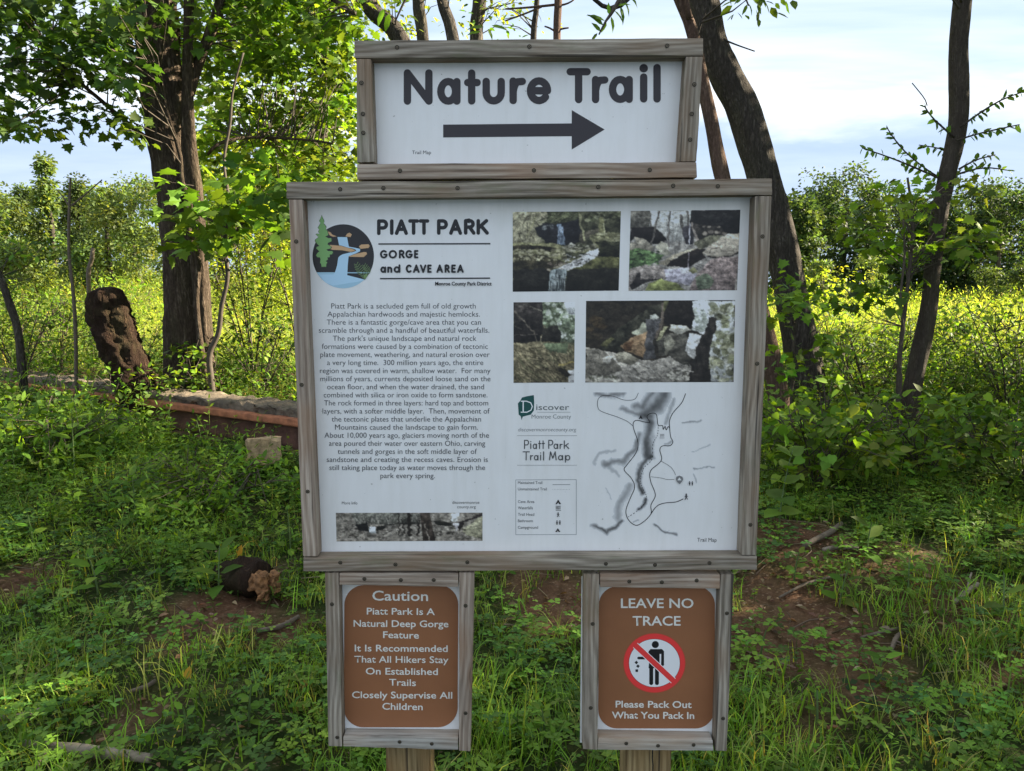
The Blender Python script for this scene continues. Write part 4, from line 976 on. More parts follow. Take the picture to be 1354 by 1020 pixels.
for t, a, b, y, cap in (('Please Pack Out', 814, 914.5, 935.6, 9.2), ('What You Pack In', 809, 918, 950, 9.2)): ink = Ink(YP - 0.0013); ink.text(t, a, b, y, cap, WHT, bold=0.016, y1=y + .7); ink.build('lettering', br2)
ink = Ink(YP - 0.0013)
cx, cy = 865.3, 877
RED = (186, 52, 54)
ink.disc(cx, cy, 41.3, 39.6, (150, 62, 50)); ink.disc(cx, cy, 40.3, 38.6, RED, 64); ink.disc(cx, cy, 34, 32, (30, 28, 30), 64); ink.disc(cx, cy, 33.5, 31.6, (190, 198, 206), 64)
BK = (24, 25, 28)
def Zs(p): return [(760 + x / 3.709, 745 + y / 3.709) for x, y in p]
ink.disc(*Zs([(395, 399)])[0], 4.7, 4.7, BK)
ink.poly(Zs([(362, 432), (372, 421), (428, 421), (438, 432), (438, 500), (424, 502), (424, 445), (416, 445), (416, 515), (362, 515), (366, 470), (358, 470)]), BK)
ink.stroke(Zs([(375, 500), (375, 588)]), 5.2, BK); ink.stroke(Zs([(403, 500), (403, 588)]), 5.2, BK); ink.stroke(Zs([(313, 465), (365, 465)]), 3.4, BK); ink.stroke(Zs([(431, 440), (430, 498)]), 3.6, BK)
for x, y, a in ((302, 487, 45), (310, 505, 40), (304, 527, 0)):
    c = Zs([(x, y)])[0]; r = 2.4; ink.poly([(c[0] + r * math.cos(math.radians(a + 45 + 90 * k)), c[1] + r * math.sin(math.radians(a + 45 + 90 * k))) for k in range(4)], BK)
d = Vector((math.cos(math.radians(43)), math.sin(math.radians(43)))); c = Vector((cx, cy))
ink.stroke([tuple(c - d * 34.5), tuple(c + d * 34.5)], 9, (190, 198, 206), cap=False); ink.stroke([tuple(c - d * 35.5), tuple(c + d * 35.5)], 7.2, RED, cap=False)
ink.build('no_littering_symbol', br2)
#VEG#
# ------------------------------------------------------------------ vegetation tools
RS = np.random.RandomState(11)
class Fol:
    def __init__(s): s.V = []; s.F = []; s.C = []; s.n = 0
    def raw(s, V, F, C):
        V = np.asarray(V, np.float32)
        if len(V) == 0: return
        C = np.asarray(C, np.float32)
        if C.ndim == 1: C = np.tile(C, (len(V), 1))
        s.V.append(V); s.F.append(np.asarray(F, np.int64) + s.n); s.C.append(C); s.n += len(V)
    def stamp(s, tV, tF, R, pos, sc, col, tC=None):
        n = len(pos)
        if n == 0: return
        k = len(tV); sc = np.asarray(sc, np.float32).reshape(n, 1, 1)
        V = np.einsum('nij,kj->nki', R, tV) * sc + pos[:, None, :]
        F = (tF[None] + (np.arange(n) * k)[:, None, None]).reshape(-1, 3)
        C = np.repeat(col[:, None, :], k, 1)
        if tC is not None: C = C * tC[None]
        s.raw(V.reshape(-1, 3), F, C.reshape(-1, 3))
    def mesh(s, name, mat):
        return mesh_np(name, np.concatenate(s.V), np.concatenate(s.F), mat, np.concatenate(s.C))
    def build(s, name, parent=None, mat=None, **kw):
        o = link(name, s.mesh(name, mat or M_LEAF), parent); props(o, **kw); return o
def nrm(a): return a / np.maximum(1e-9, np.linalg.norm(a, axis=-1, keepdims=True))
def frames(d, up):
    X = nrm(d); Z = nrm(up - (up * X).sum(-1, keepdims=True) * X); Y = np.cross(Z, X)
    return np.stack([X, Y, Z], -1)
def yawtilt(n, tilt, rs=RS):
    a = rs.uniform(0, 2 * np.pi, n); d = np.stack([np.cos(a), np.sin(a), np.zeros(n)], -1)
    up = np.stack([rs.normal(0, tilt, n), rs.normal(0, tilt, n), np.ones(n)], -1)
    return frames(d, up)
A = lambda l: np.array(l, np.float32)
# leaves: base at the origin, tip along +x, faces +z
LEAF_OV = (A([(0, 0, 0), (.30, .25, .03), (.68, .20, .02), (1, 0, -.07), (.68, -.20, .02), (.30, -.25, .03), (.35, 0, -.03), (.7, 0, -.05)]),
           np.array([(0, 6, 1), (6, 7, 2), (6, 2, 1), (7, 3, 2), (0, 5, 6), (5, 4, 6), (6, 4, 7), (7, 4, 3)]))
LEAF_HEART = (A([(0, 0, 0), (-.06, .22, .03), (.2, .40, .06), (.55, .32, .03), (1, 0, -.10), (.55, -.32, .03), (.2, -.40, .06), (-.06, -.22, .03), (.4, 0, -.03)]),
              np.array([(0, 8, 1), (1, 8, 2), (2, 8, 3), (3, 8, 4), (4, 8, 5), (5, 8, 6), (6, 8, 7), (7, 8, 0)])[:, [0, 1, 2]])
LEAF_LN = (A([(0, 0, 0), (.25, .11, .02), (.62, .10, 0), (1, 0, -.16), (.62, -.10, 0), (.25, -.11, .02), (.45, 0, -.03)]),
           np.array([(0, 6, 1), (1, 6, 2), (2, 6, 3), (3, 6, 4), (4, 6, 5), (5, 6, 0)]))
_mp = [(0, 0), (.02, .22), (-.10, .42), (.18, .38), (.30, .62), (.44, .34), (.62, .40), (.66, .20), (1, 0), (.66, -.20), (.62, -.40), (.44, -.34), (.30, -.62), (.18, -.38), (-.10, -.42), (.02, -.22)]
LEAF_MP = (A([(x, y, -.12 * (x * x + y * y)) for x, y in _mp] + [(.33, 0, .02)]), np.array([(i, 16, (i + 1) % 16) for i in range(16)])[:, [1, 0, 2]])
LEAF_Q = (A([(0, 0, 0), (.5, .32, .05), (1, 0, -.08), (.5, -.32, .05)]), np.array([(0, 2, 1), (0, 3, 2)]))
LEAF_QN = (LEAF_Q[0] * A([1, .5, 1]), LEAF_Q[1])
LEAF_S = (A([(0, 0, 0), (.36, .25, .03), (.74, .17, 0), (1, 0, -.08), (.74, -.17, 0), (.36, -.25, .03)]), np.array([(0, 5, 1), (1, 5, 4), (1, 4, 2), (2, 4, 3)]))
LEAF_L4 = (A([(0, 0, 0), (.35, .10, .02), (.7, .075, -.03), (1, 0, -.16), (.7, -.075, -.03), (.35, -.10, .02)]), LEAF_S[1])
def tube3(pts, r, n=3):
    pts = np.asarray(pts, float); V = []; F = []
    m = len(pts); r = np.broadcast_to(r, m)
    for i in range(m):
        d = pts[min(i + 1, m - 1)] - pts[max(i - 1, 0)]; d = d / (np.linalg.norm(d) + 1e-9)
        a = np.cross(d, (0.3, 0.9, 0.2)); a /= np.linalg.norm(a) + 1e-9; b = np.cross(d, a)
        for k in range(n):
            t = 2 * np.pi * k / n; V.append(pts[i] + r[i] * (math.cos(t) * a + math.sin(t) * b))
    for i in range(m - 1):
        for k in range(n):
            p, q = i * n + k, i * n + (k + 1) % n
            F += [(p, q, q + n), (p, q + n, p + n)]
    return np.array(V, np.float32), np.array(F)

def blade(rs, L_, w, bend, yaw, x0=0, y0=0, seg=3):
    V = []; F = []; dx, dy = math.cos(yaw), math.sin(yaw); lean = rs.uniform(.1, .5)
    for i in range(seg + 1):
        t = i / seg; h = L_ * t * (1 - .35 * bend * t * t); o = L_ * (lean * t * .5 + bend * t * t * .7)
        ww = w * (1 - t ** 1.6) * .5 if i < seg else 0
        c = (x0 + dx * o, y0 + dy * o, h - bend * L_ * .3 * t ** 3)
        if i < seg: V += [(c[0] - dy * ww, c[1] + dx * ww, c[2]), (c[0] + dy * ww, c[1] - dx * ww, c[2])]
        else: V.append(c)
    for i in range(seg - 1): a = 2 * i; F += [(a, a + 1, a + 3), (a, a + 3, a + 2)]
    a = 2 * (seg - 1); F.append((a, a + 1, a + 2)); return V, F
def tuft(seed, n=10, L0=.07, L1=.20, w=.005, sp=.035):
    rs = np.random.RandomState(seed); f = Fol()
    for i in range(n):
        V, F = blade(rs, rs.uniform(L0, L1), w * rs.uniform(.7, 1.3), rs.uniform(.1, 1.0), rs.uniform(0, 6.28), rs.normal(0, sp), rs.normal(0, sp))
        c = np.array([1, 1, 1]) * rs.uniform(.7, 1.25)
        if rs.rand() < .08: c = np.array([2.6, 1.6, 1.3])
        f.raw(V, F, c)
    return np.concatenate(f.V), np.concatenate(f.F), np.concatenate(f.C)
def sprig(seed, h, nl, leaf, ls, lean=.25, opp=True, stemr=.0018, whorl=False, droop=.2, taper=True):
    """a stem with leaves up its length; returns template arrays"""
    rs = np.random.RandomState(seed); f = Fol(); a = rs.uniform(0, 6.28)
    top = np.array([math.cos(a) * lean * h, math.sin(a) * lean * h, h])
    pts = [top * t * np.array([t, t, 1]) for t in np.linspace(0, 1, 3)]
    V, F = tube3(pts, np.linspace(stemr, stemr * .5, 3)); f.raw(V, F, (.9, .8, .8))
    for i in range(nl):
        t = .18 + .82 * (i + .5) / nl; p = top * t * np.array([t, t, 1])
        for k in range(2 if opp else 1):
            yaw = i * 1.57 + k * 3.14 + rs.normal(0, .3) if opp else i * 2.4 + rs.normal(0, .3)
            el = rs.normal(.25 - droop, .25) + .5 * t
            d = A([[math.cos(yaw) * math.cos(el), math.sin(yaw) * math.cos(el), math.sin(el)]])
            R = frames(d, A([[rs.normal(0, .25), rs.normal(0, .25), 1]]))
            s_ = ls * rs.uniform(.7, 1.15) * ((1.15 - .55 * t) if taper else 1)
            f.stamp(leaf[0], leaf[1], R, (p + d[0] * ls * .15)[None].astype(np.float32), [s_], A([[1, 1, 1]]) * rs.uniform(.75, 1.25))
    return np.concatenate(f.V), np.concatenate(f.F), np.concatenate(f.C)
def clover(seed, n=12):
    rs = np.random.RandomState(seed); f = Fol()
    for i in range(n):
        h = rs.uniform(.02, .075); x, y = rs.normal(0, .045, 2); yaw = rs.uniform(0, 6.28); t0 = rs.uniform(.75, 1.25); sz = rs.uniform(.014, .026)
        for k in range(3):
            a = yaw + k * 2.094; d = A([[math.cos(a), math.sin(a), rs.uniform(-.1, .25)]])
            f.stamp(LEAF_Q[0] * A([1, 1.25, 1]), LEAF_Q[1], frames(d, A([[rs.normal(0, .15), rs.normal(0, .15), 1]])), A([[x, y, h]]), [sz], A([[t0, t0, t0]]))
    return np.concatenate(f.V), np.concatenate(f.F), np.concatenate(f.C)
def scatter(f, tpls, x, y, sc, col, tilt=.12, dz=0.0, rs=RS):
    z = H(x, y) + dz; pos = np.stack([x, y, z], -1).astype(np.float32); n = len(x)
    R = yawtilt(n, tilt, rs); which = rs.randint(len(tpls), size=n); sc = np.broadcast_to(sc, n)
    for i, t in enumerate(tpls):
        m = which == i; f.stamp(t[0], t[1], R[m], pos[m], sc[m], col[m], t[2])
def tints(n, cols, j=.18, rs=RS):
    c = A(cols)[rs.randint(len(cols), size=n)]
    return np.clip(c * (1 + j * rs.randn(n, 1)) * (1 + .06 * rs.randn(n, 3)), .005, .6).astype(np.float32)
def lump(x, y, k=1.0, ph=0.0):
    return .5 + .25 * (np.sin(x * 2.3 * k + ph) * np.cos(y * 2.9 * k + ph * 2) + np.sin(x * 5.1 * k + y * 3.7 * k + ph * 3))
def area(n, x0, x1, y0, y1, rs=RS, fr=True, p=1.0):
    x = rs.uniform(x0, x1, n); y = y0 + (y1 - y0) * rs.rand(n) ** p
    if fr: m = np.abs(x) < .76 * y + .9; x, y = x[m], y[m]
    return x, y
BEAM_A = onY(400, 548, 5.75); BEAM_B = Vector((-6.6, 8.9, 0))
def near_beam(x, y, w=.2):
    d = np.array([BEAM_B.x - BEAM_A.x, BEAM_B.y - BEAM_A.y]); L2 = (d ** 2).sum()
    t = np.clip(((x - BEAM_A.x) * d[0] + (y - BEAM_A.y) * d[1]) / L2, -0.4, 1)
    return np.hypot(x - BEAM_A.x - t * d[0], y - BEAM_A.y - t * d[1]) < w

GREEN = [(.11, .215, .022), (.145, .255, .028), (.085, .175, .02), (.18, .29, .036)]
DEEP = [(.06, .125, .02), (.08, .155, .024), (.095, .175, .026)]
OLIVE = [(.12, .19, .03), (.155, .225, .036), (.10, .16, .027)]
SUNNY = [(.26, .35, .04), (.30, .385, .05), (.23, .33, .04), (.32, .38, .06)]  # yellow greens brightened so the leaf colour itself carries sunlight

# ---- low plants that carpet the ground
def carpets():
    g = Fol(); tp = [tuft(s) for s in range(8)]
    x, y = area(22000, -6.5, 6.5, 1.35, 8.5, p=.95); d = bare(x, y)
    keep = (RS.rand(len(x)) < (1 - 1.1 * d)) & ((y < 3.3) | (RS.rand(len(x)) < .42)) & (lump(x, y, 1.0, .3) + RS.normal(0, .18, len(x)) > .36) & ~near_beam(x, y); x, y = x[keep], y[keep]
    scatter(g, tp, x, y, RS.uniform(.55, 1.15, len(x)), tints(len(x), [(.14, .27, .025), (.18, .31, .032), (.22, .33, .04), (.29, .31, .08)]), .2)
    tp2 = [tuft(100 + s, 14, .10, .24, .006, .04) for s in range(5)]   # longer clumps
    x, y = area(200, -6, 2.2, 1.6, 5.5, p=.9); keep = (RS.rand(len(x)) < 1 - d[:len(x)] * 0) & (bare(x, y) < .5) & ~near_beam(x, y, .3) & ~((np.abs(x) < .75) & (y < 2.4)); x, y = x[keep], y[keep]
    scatter(g, tp2, x, y, RS.uniform(.6, 1.0, len(x)), tints(len(x), [(.13, .26, .028), (.17, .29, .038)]), .15)
    for px, py, n in ((1290, 800, 16), (1270, 850, 10), (560, 1000, 12), (690, 950, 14), (1010, 1000, 12)):
        p = ground(px, py); x = p.x + RS.normal(0, .16, n); y = p.y + RS.normal(0, .16, n)
        scatter(g, tp2, x, y, RS.uniform(.7, 1.2, n), tints(n, [(.14, .27, .03), (.19, .32, .045)]), .15)
    g.build('grass', mat=M_GRASS, kind='stuff')
    c = Fol(); tp = [clover(s) for s in range(8)]
    x, y = area(9500, -6.5, 6.5, 1.35, 7.6, p=.95); d = bare(x, y)
    keep = (RS.rand(len(x)) < (1 - .86 * d)) & (lump(x, y, 1.2, 2.3) + RS.normal(0, .2, len(x)) > .38) & ~near_beam(x, y); x, y = x[keep], y[keep]
    scatter(c, tp, x, y, RS.uniform(.8, 1.5, len(x)), tints(len(x), GREEN + [(.07, .16, .03)]), .2)
    c.build('clover', mat=M_GRASS, kind='stuff')
    w = Fol(); tp = [sprig(30 + s, RS.uniform(.05, .13), RS.randint(3, 5), (LEAF_S, LEAF_S, LEAF_S, LEAF_L4)[s % 4], (.04, .032, .036, .05)[s % 4], .4) for s in range(10)]
    x, y = area(10000, -6.5, 6.5, 1.35, 8.5, p=.9); d = bare(x, y)
    keep = (RS.rand(len(x)) < (1 - .80 * d)) & ~near_beam(x, y); x, y = x[keep], y[keep]
    scatter(w, tp, x, y, RS.uniform(.6, 1.4, len(x)), tints(len(x), GREEN + DEEP), .25)
    w.build('ground_weeds', kind='stuff')
    # taller tangled growth under the trees
    u = Fol(); tp = [sprig(60 + s, RS.uniform(.22, .48), RS.randint(5, 8), (LEAF_S, LEAF_S, LEAF_L4, LEAF_S)[s % 4], (.075, .06, .10, .05)[s % 4], .45, s % 2 == 0, .0025) for s in range(12)]
    x, y = area(4200, -8.5, 0.2, 4.4, 10.5); m = (y - 4.6 > -.25 * (x + 1.2)) | (RS.rand(len(x)) < .12); m &= ~near_beam(x, y, .38) & (RS.rand(len(x)) < .75) & (y > 4.3); x, y = x[m], y[m]
    sc = np.where(y < 6.2, RS.uniform(.5, 1.0, len(x)), RS.uniform(.6, 1.25, len(x)))
    scatter(u, tp, x, y, sc, tints(len(x), GREEN + DEEP), .35)
    x, y = area(4200, 0.6, 8.5, 5.0, 10.5); m = (y > 5.9 - .35 * (x - 1.5)) ; x, y = x[m], y[m]
    scatter(u, tp, x, y, RS.uniform(.6, 1.2, len(x)) * np.where(y < 6, .8, 1.1), tints(len(x), OLIVE + DEEP + GREEN), .4)
    x, y = area(1500, 0.6, 5.2, 3.0, 5.8); m = (x > .8) & (bare(x, y) < .6) & (RS.rand(len(x)) < .35 + .13 * x); x, y = x[m], y[m]
    scatter(u, tp, x, y, RS.uniform(.3, .6, len(x)), tints(len(x), OLIVE + GREEN), .4)
    for px, py, n, sg in ((60, 590, 70, .5), (130, 600, 30, .3), (20, 560, 50, .4), (90, 545, 30, .35)):
        p = ground(px, py); x = p.x + RS.normal(0, sg, n); y = p.y + RS.normal(0, sg * .5, n); k = ~near_beam(x, y, .2); scatter(u, tp, x[k], y[k], RS.uniform(.8, 1.4, k.sum()), tints(k.sum(), GREEN + DEEP), .35)
        x, y = area(1900, -6, -.5, 3.5, 6.6); m = (x < -.75) & (bare(x, y) < .35) & ~near_beam(x, y, .3); x, y = x[m], y[m]
    scatter(u, tp, x, y, RS.uniform(.35, .85, len(x)), tints(len(x), GREEN), .4)
    u.build('undergrowth', kind='stuff')
    # litter: dead leaves and bark chips on the soil
    l = Fol(); x, y = area(16000, -6, 6, 1.4, 7.5); d = bare(x, y); m = RS.rand(len(x)) < .06 + .9 * d; x, y = x[m], y[m]; n = len(x)
    pos = np.stack([x, y, H(x, y) + .012 + .01 * RS.rand(n)], -1).astype(np.float32)
    l.stamp(LEAF_OV[0] * A([1, 1, 2.5]), LEAF_OV[1], yawtilt(n, .35), pos, RS.uniform(.012, .045, n), tints(n, [(.26, .17, .10), (.14, .085, .05), (.36, .27, .18), (.20, .10, .055)], .25))
    st = [tuple(list(tube3([(0, 0, 0), (.05, .006, .006), (.11, -.004, .004)], [.0016, .0018, .001])) + [np.ones((9, 3), np.float32)])]
    x, y = area(3200, -6, 6, 1.5, 7); m = RS.rand(len(x)) < .15 + .8 * bare(x, y); x, y = x[m], y[m]
    scatter(l, st, x, y, RS.uniform(.5, 2.4, len(x)), tints(len(x), [(.25, .19, .13), (.14, .1, .07)]), .15, .014)
    l.build('leaf_litter', mat=M_GRASS, kind='stuff')
carpets()

# ---- sunny field of tall weeds behind the trees
def field():
    f = Fol()
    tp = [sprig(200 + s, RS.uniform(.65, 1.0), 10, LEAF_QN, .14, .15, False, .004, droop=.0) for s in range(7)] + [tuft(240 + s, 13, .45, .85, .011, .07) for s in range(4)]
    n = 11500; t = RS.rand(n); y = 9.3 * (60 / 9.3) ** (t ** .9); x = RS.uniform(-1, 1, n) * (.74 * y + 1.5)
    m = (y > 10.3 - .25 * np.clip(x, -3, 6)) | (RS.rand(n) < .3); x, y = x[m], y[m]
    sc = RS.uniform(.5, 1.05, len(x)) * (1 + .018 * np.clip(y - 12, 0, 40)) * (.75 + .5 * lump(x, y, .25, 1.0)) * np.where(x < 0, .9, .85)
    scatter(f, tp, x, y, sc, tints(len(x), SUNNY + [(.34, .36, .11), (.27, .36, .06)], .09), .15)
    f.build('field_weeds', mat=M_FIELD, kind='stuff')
field()

# ------------------------------------------------------------------ trunks
def catmull(pts, n):
    P = [pts[0]] + list(pts) + [pts[-1]]; out = []
    P = [np.array(p, float) for p in P]
    for i in range(1, len(P) - 2):
        for k in range(n):
            t = k / n; p0, p1, p2, p3 = P[i - 1:i + 3]
            out.append(.5 * (2 * p1 + (-p0 + p2) * t + (2 * p0 - 5 * p1 + 4 * p2 - p3) * t * t + (-p0 + 3 * p1 - 3 * p2 + p3) * t ** 3))
    out.append(P[-2]); return np.array(out)
def tube(name, pts4, mat, parent, seg=18, rough=.06, seed=0, flare=0.0, step=.07, cap=True):
    """pts4: x, y, z, radius down a path; a closed, uneven limb"""
    rs = np.random.RandomState(seed); P = catmull(pts4, 8)
    L_ = np.concatenate([[0], np.cumsum(np.linalg.norm(np.diff(P[:, :3], axis=0), axis=1))])
    m = max(6, int(L_[-1] / step)); tt = np.linspace(0, L_[-1], m)
    Q = np.stack([np.interp(tt, L_, P[:, i]) for i in range(4)], -1)
    g1 = rs.rand(m + 8, seg); g1 = (g1[:-2] + g1[1:-1] + g1[2:]) / 3
    lows = np.interp(np.arange(m), np.arange(0, m + 12, 6)[:len(rs.rand(m // 6 + 2))], rs.rand(m // 6 + 2))
    ph = rs.uniform(0, 6.28, 3); V = []
    for i in range(m):
        d = Q[min(i + 1, m - 1), :3] - Q[max(i - 1, 0), :3]; d /= np.linalg.norm(d) + 1e-9
        a = np.cross(d, (0, 1, 0.02)); a /= np.linalg.norm(a); b = np.cross(a, d)
        th = np.arange(seg) * 2 * np.pi / seg
        r = Q[i, 3] * (1 + rough * (np.sin(5 * th + ph[0] + tt[i] * 1.3) * .5 + np.sin(3 * th + ph[1] - tt[i] * .8) * .6 + (g1[i] - .5) * 3.2) + .08 * (lows[i] - .5))
        if flare: 
            z = Q[i, 2] - Q[:, 2].min(); r = r * (1 + flare * math.exp(-z / .22) * (1 + .35 * np.sin(4 * th + ph[2])))
        V.append(Q[i, :3] + r[:, None] * (np.cos(th)[:, None] * a + np.sin(th)[:, None] * b))
    V = np.concatenate(V); F = []
    i = np.arange(m - 1)[:, None] * seg; k = np.arange(seg)[None]; k2 = (k + 1) % seg
    F = np.stack([i + k, i + k2, i + k2 + seg, i + k + seg], -1).reshape(-1, 4)
    T = np.concatenate([F[:, [0, 1, 2]], F[:, [0, 2, 3]]])
    if cap:
        V = np.concatenate([V, Q[:1, :3], Q[-1:, :3]]); c0, c1 = len(V) - 2, len(V) - 1; kk = np.arange(seg)
        T = np.concatenate([T, np.stack([np.full(seg, c0), (kk + 1) % seg, kk], -1), np.stack([np.full(seg, c1), (m - 1) * seg + kk, (m - 1) * seg + (kk + 1) % seg], -1)])
    o = link(name, mesh_np(name, V, T, mat, smooth=True), parent); return o
def pxpath(path, Y):
    out = []
    for i, p in enumerate(path):
        y = p[3] if len(p) > 3 else Y
        w = onY(p[0], p[1], y); out.append((w.x, w.y, w.z, max(.004, p[2] / 2 * mpp(w))))
    return out
def to_ground(pts, extra=.12):
    x, y, z, r = pts[-1]; g = float(H(x, y)); 
    if z > g - extra: pts.append((x + (x - pts[-2][0]) * .05, y, g - extra, r * 1.05))
    return pts

def leaf_cloud(f, centers, n, R, size, cols, leaf, rs, flat=.5, tilt=.5, droop=.25, jitter=.25):
    """sprays of leaves round the given centres; size is a leaf length"""
    c = np.repeat(centers, n, 0); N = len(c)
    u = rs.normal(0, 1, (N, 3)); u = nrm(u) * rs.rand(N, 1) ** .5 * R; u[:, 2] *= flat
    tint = np.repeat(tints(len(centers), cols, jitter, rs), n, 0) * (1 + .15 * rs.randn(N, 1))
    d = nrm(u + rs.normal(0, .3, u.shape) * R) ; d[:, 2] -= droop
    up = np.stack([rs.normal(0, tilt, N), rs.normal(0, tilt, N), np.ones(N)], -1)
    f.stamp(leaf[0], leaf[1], frames(d, up).astype(np.float32), (c + u).astype(np.float32), size * rs.uniform(.65, 1.25, N), np.clip(tint, .006, .5).astype(np.float32))
def box_px(px0, py0, px1, py1, Y0, Y1, n, rs):
    out = []
    for _ in range(n):
        w = onY(rs.uniform(px0, px1), rs.uniform(py0, py1), rs.uniform(Y0, Y1)); out.append(tuple(w))
    return np.array(out)
def ell(c, r, n, rs):
    u = nrm(rs.normal(0, 1, (n, 3))) * rs.rand(n, 1) ** .4; return np.array(c) + u * np.array(r)
def twigs(f, centers, limbs, rs, r=.006, frac=1.0, maxl=1.6):
    L_ = np.array(limbs, float)[:, :3]
    for c in centers:
        if rs.rand() > frac: continue
        dd = np.linalg.norm((L_ - c) * np.array([1, 1, 1.3]) + np.array([0, 0, .25]), axis=1); j = int(np.argmin(dd)); b = L_[j]
        v = b - c; l = np.linalg.norm(v)
        if l > maxl: b = c + v / l * maxl * rs.uniform(.5, 1)
        mid = (b + c) / 2 + rs.normal(0, .06, 3) + np.array([0, 0, .06])
        V, F = tube3([b, mid, c, c + (c - mid) * .25 + rs.normal(0, .04, 3)], [r * 1.6, r, r * .6, r * .3], 4); f.raw(V, F, (.1, .08, .06))
def dense(path4):
    return catmull(path4, 12)

def tree(name, label, cat, trunks, crowns, mat, leaf, size, rs, group=None, limbs=(), n=16, R=.3, tilt=.5, leafparts=0, seg=18, twigr=.006, flare=.25, twigfrac=.8, rough=.05, flat=.5, droop=.25, step=.07):
    """trunks: list of (path4, part name); crowns: list of (centres array, colours)"""
    b = trunks[0][0][-1]; t = thing(name, (b[0], b[1], float(H(b[0], b[1]))), label, cat, group)
    pts = []
    for k, (p, nm) in enumerate(trunks):
        tube(nm, p, mat, t, seg=seg if k == 0 else max(8, seg - 6), rough=rough, seed=k + int(abs(b[0]) * 10), flare=flare if k == 0 else 0, step=step); pts.append(dense(p))
    for k, p in enumerate(limbs):
        tube('limb', p, mat, t, seg=8, rough=.04, seed=50 + k, step=max(.06, step)); pts.append(dense(p))
    pts = np.concatenate(pts)
    tw = Fol(); f = Fol()
    for cen, cols in crowns:
        twigs(tw, cen, pts, rs, twigr, twigfrac); leaf_cloud(f, cen, n, R, size, cols, leaf, rs, tilt=tilt, flat=flat, droop=droop)
    if tw.V: tw.build('twigs', t, M_TWIG, kind='stuff')
    if f.V:
        if leafparts: split_leaves(f, leaf, t, leafparts)
        f.build('crown', t, kind='stuff')
    return t
def split_leaves(f, leaf, t, n):
    """take the n leaves nearest the camera inside the frame out of the cloud and make each an object"""
    V = np.concatenate(f.V); C = np.concatenate(f.C); k = len(leaf[0]); L_ = V.reshape(-1, k, 3); c = L_.mean(1)
    d = c - np.array(tuple(CO)); dep = d @ np.array(tuple(FW)); px = d[:, 0] / dep; py = (d @ np.array(tuple(UP))) / dep
    ok = (np.abs(px) < .68) & (np.abs(py) < .51); sc = np.where(ok, dep, 1e9); idx = np.argsort(sc)[:n]
    keep = np.ones(len(L_), bool); keep[idx] = False
    for i in idx:
        p = L_[i]; o0 = p[0].copy()
        me = mesh_np('leaf', p - o0, leaf[1], M_LEAF, C.reshape(-1, k, 3)[i]); o = bpy.data.objects.new('leaf', me); COL.objects.link(o)
        o.location = o0.tolist(); o.parent = t; o.matrix_parent_inverse = pworld(t).inverted()
    Fk = (leaf[1][None] + (np.arange(keep.sum()) * k)[:, None, None]).reshape(-1, 3)
    f.V = [L_[keep].reshape(-1, 3)]; f.C = [C.reshape(-1, k, 3)[keep].reshape(-1, 3)]; f.F = [Fk]

rs = np.random.RandomState(5)
# ---- large tree left of the signs
main = to_ground(pxpath([(196, -420, 34), (200, -200, 42), (206, 0, 49), (213, 100, 52), (222, 180, 54), (235, 250, 53), (241, 300, 55), (246, 400, 55), (249, 470, 59), (253, 512, 66)], 7.6))
stem2 = pxpath([(262, -220, 10), (252, -60, 12), (249, 50, 13), (248, 130, 14), (250, 200, 20), (256, 265, 24), (262, 340, 22), (270, 440, 20), (272, 515, 24)], 7.42)
stem3 = pxpath([(330, -160, 12), (298, -20, 14), (280, 40, 14), (262, 85, 14), (250, 125, 15)], 7.5)
vine = pxpath([(194, -30, 4), (190, 20, 4), (197, 60, 4), (212, 100, 5), (219, 140, 5), (226, 165, 5), (238, 205, 6), (241, 240, 6), (252, 275, 7), (250, 310, 7), (262, 345, 8), (260, 400, 7), (266, 460, 8), (275, 515, 10)], 7.15)
lim = [pxpath([(60, 60, 3, 6.9), (95, 100, 4, 7.1), (130, 130, 5, 7.3), (165, 160, 6, 7.45), (196, 186, 9, 7.6)], 7), pxpath([(20, -40, 5, 6.6), (90, -30, 7, 7.0), (150, -60, 10, 7.3), (198, -120, 14, 7.6)], 7),
       pxpath([(70, 40, 3, 7.2), (120, 62, 4, 7.3), (160, 74, 5, 7.4), (190, 84, 6, 7.6)], 7), pxpath([(470, 20, 5, 7.6), (400, -30, 9, 7.6), (300, -110, 14, 7.6), (215, -180, 20, 7.6)], 7.6), pxpath([(320, 290, 3, 7.5), (275, 205, 4, 7.7), (290, 190, 5, 7.7), (330, 182, 4, 8), (400, 185, 3, 8), (440, 190, 3, 8)][::-1][:5], 8)]
SHD = [(.035, .075, .018), (.045, .092, .02), (.06, .115, .022)]  # leaf greens darkened, shade put into the colour of the front sprays
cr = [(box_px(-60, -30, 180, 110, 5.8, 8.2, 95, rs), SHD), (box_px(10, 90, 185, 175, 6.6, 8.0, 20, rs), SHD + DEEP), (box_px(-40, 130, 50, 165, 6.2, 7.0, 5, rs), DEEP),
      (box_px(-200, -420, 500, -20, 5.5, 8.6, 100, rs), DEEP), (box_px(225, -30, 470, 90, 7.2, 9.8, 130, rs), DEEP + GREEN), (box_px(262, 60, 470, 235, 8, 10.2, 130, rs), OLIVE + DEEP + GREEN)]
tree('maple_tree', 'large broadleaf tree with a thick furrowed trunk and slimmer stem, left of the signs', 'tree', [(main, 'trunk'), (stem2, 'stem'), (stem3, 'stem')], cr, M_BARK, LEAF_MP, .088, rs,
     limbs=lim + [vine], n=19, R=.30, tilt=.55, leafparts=260, seg=44, rough=.075, twigr=.005, flare=.35)

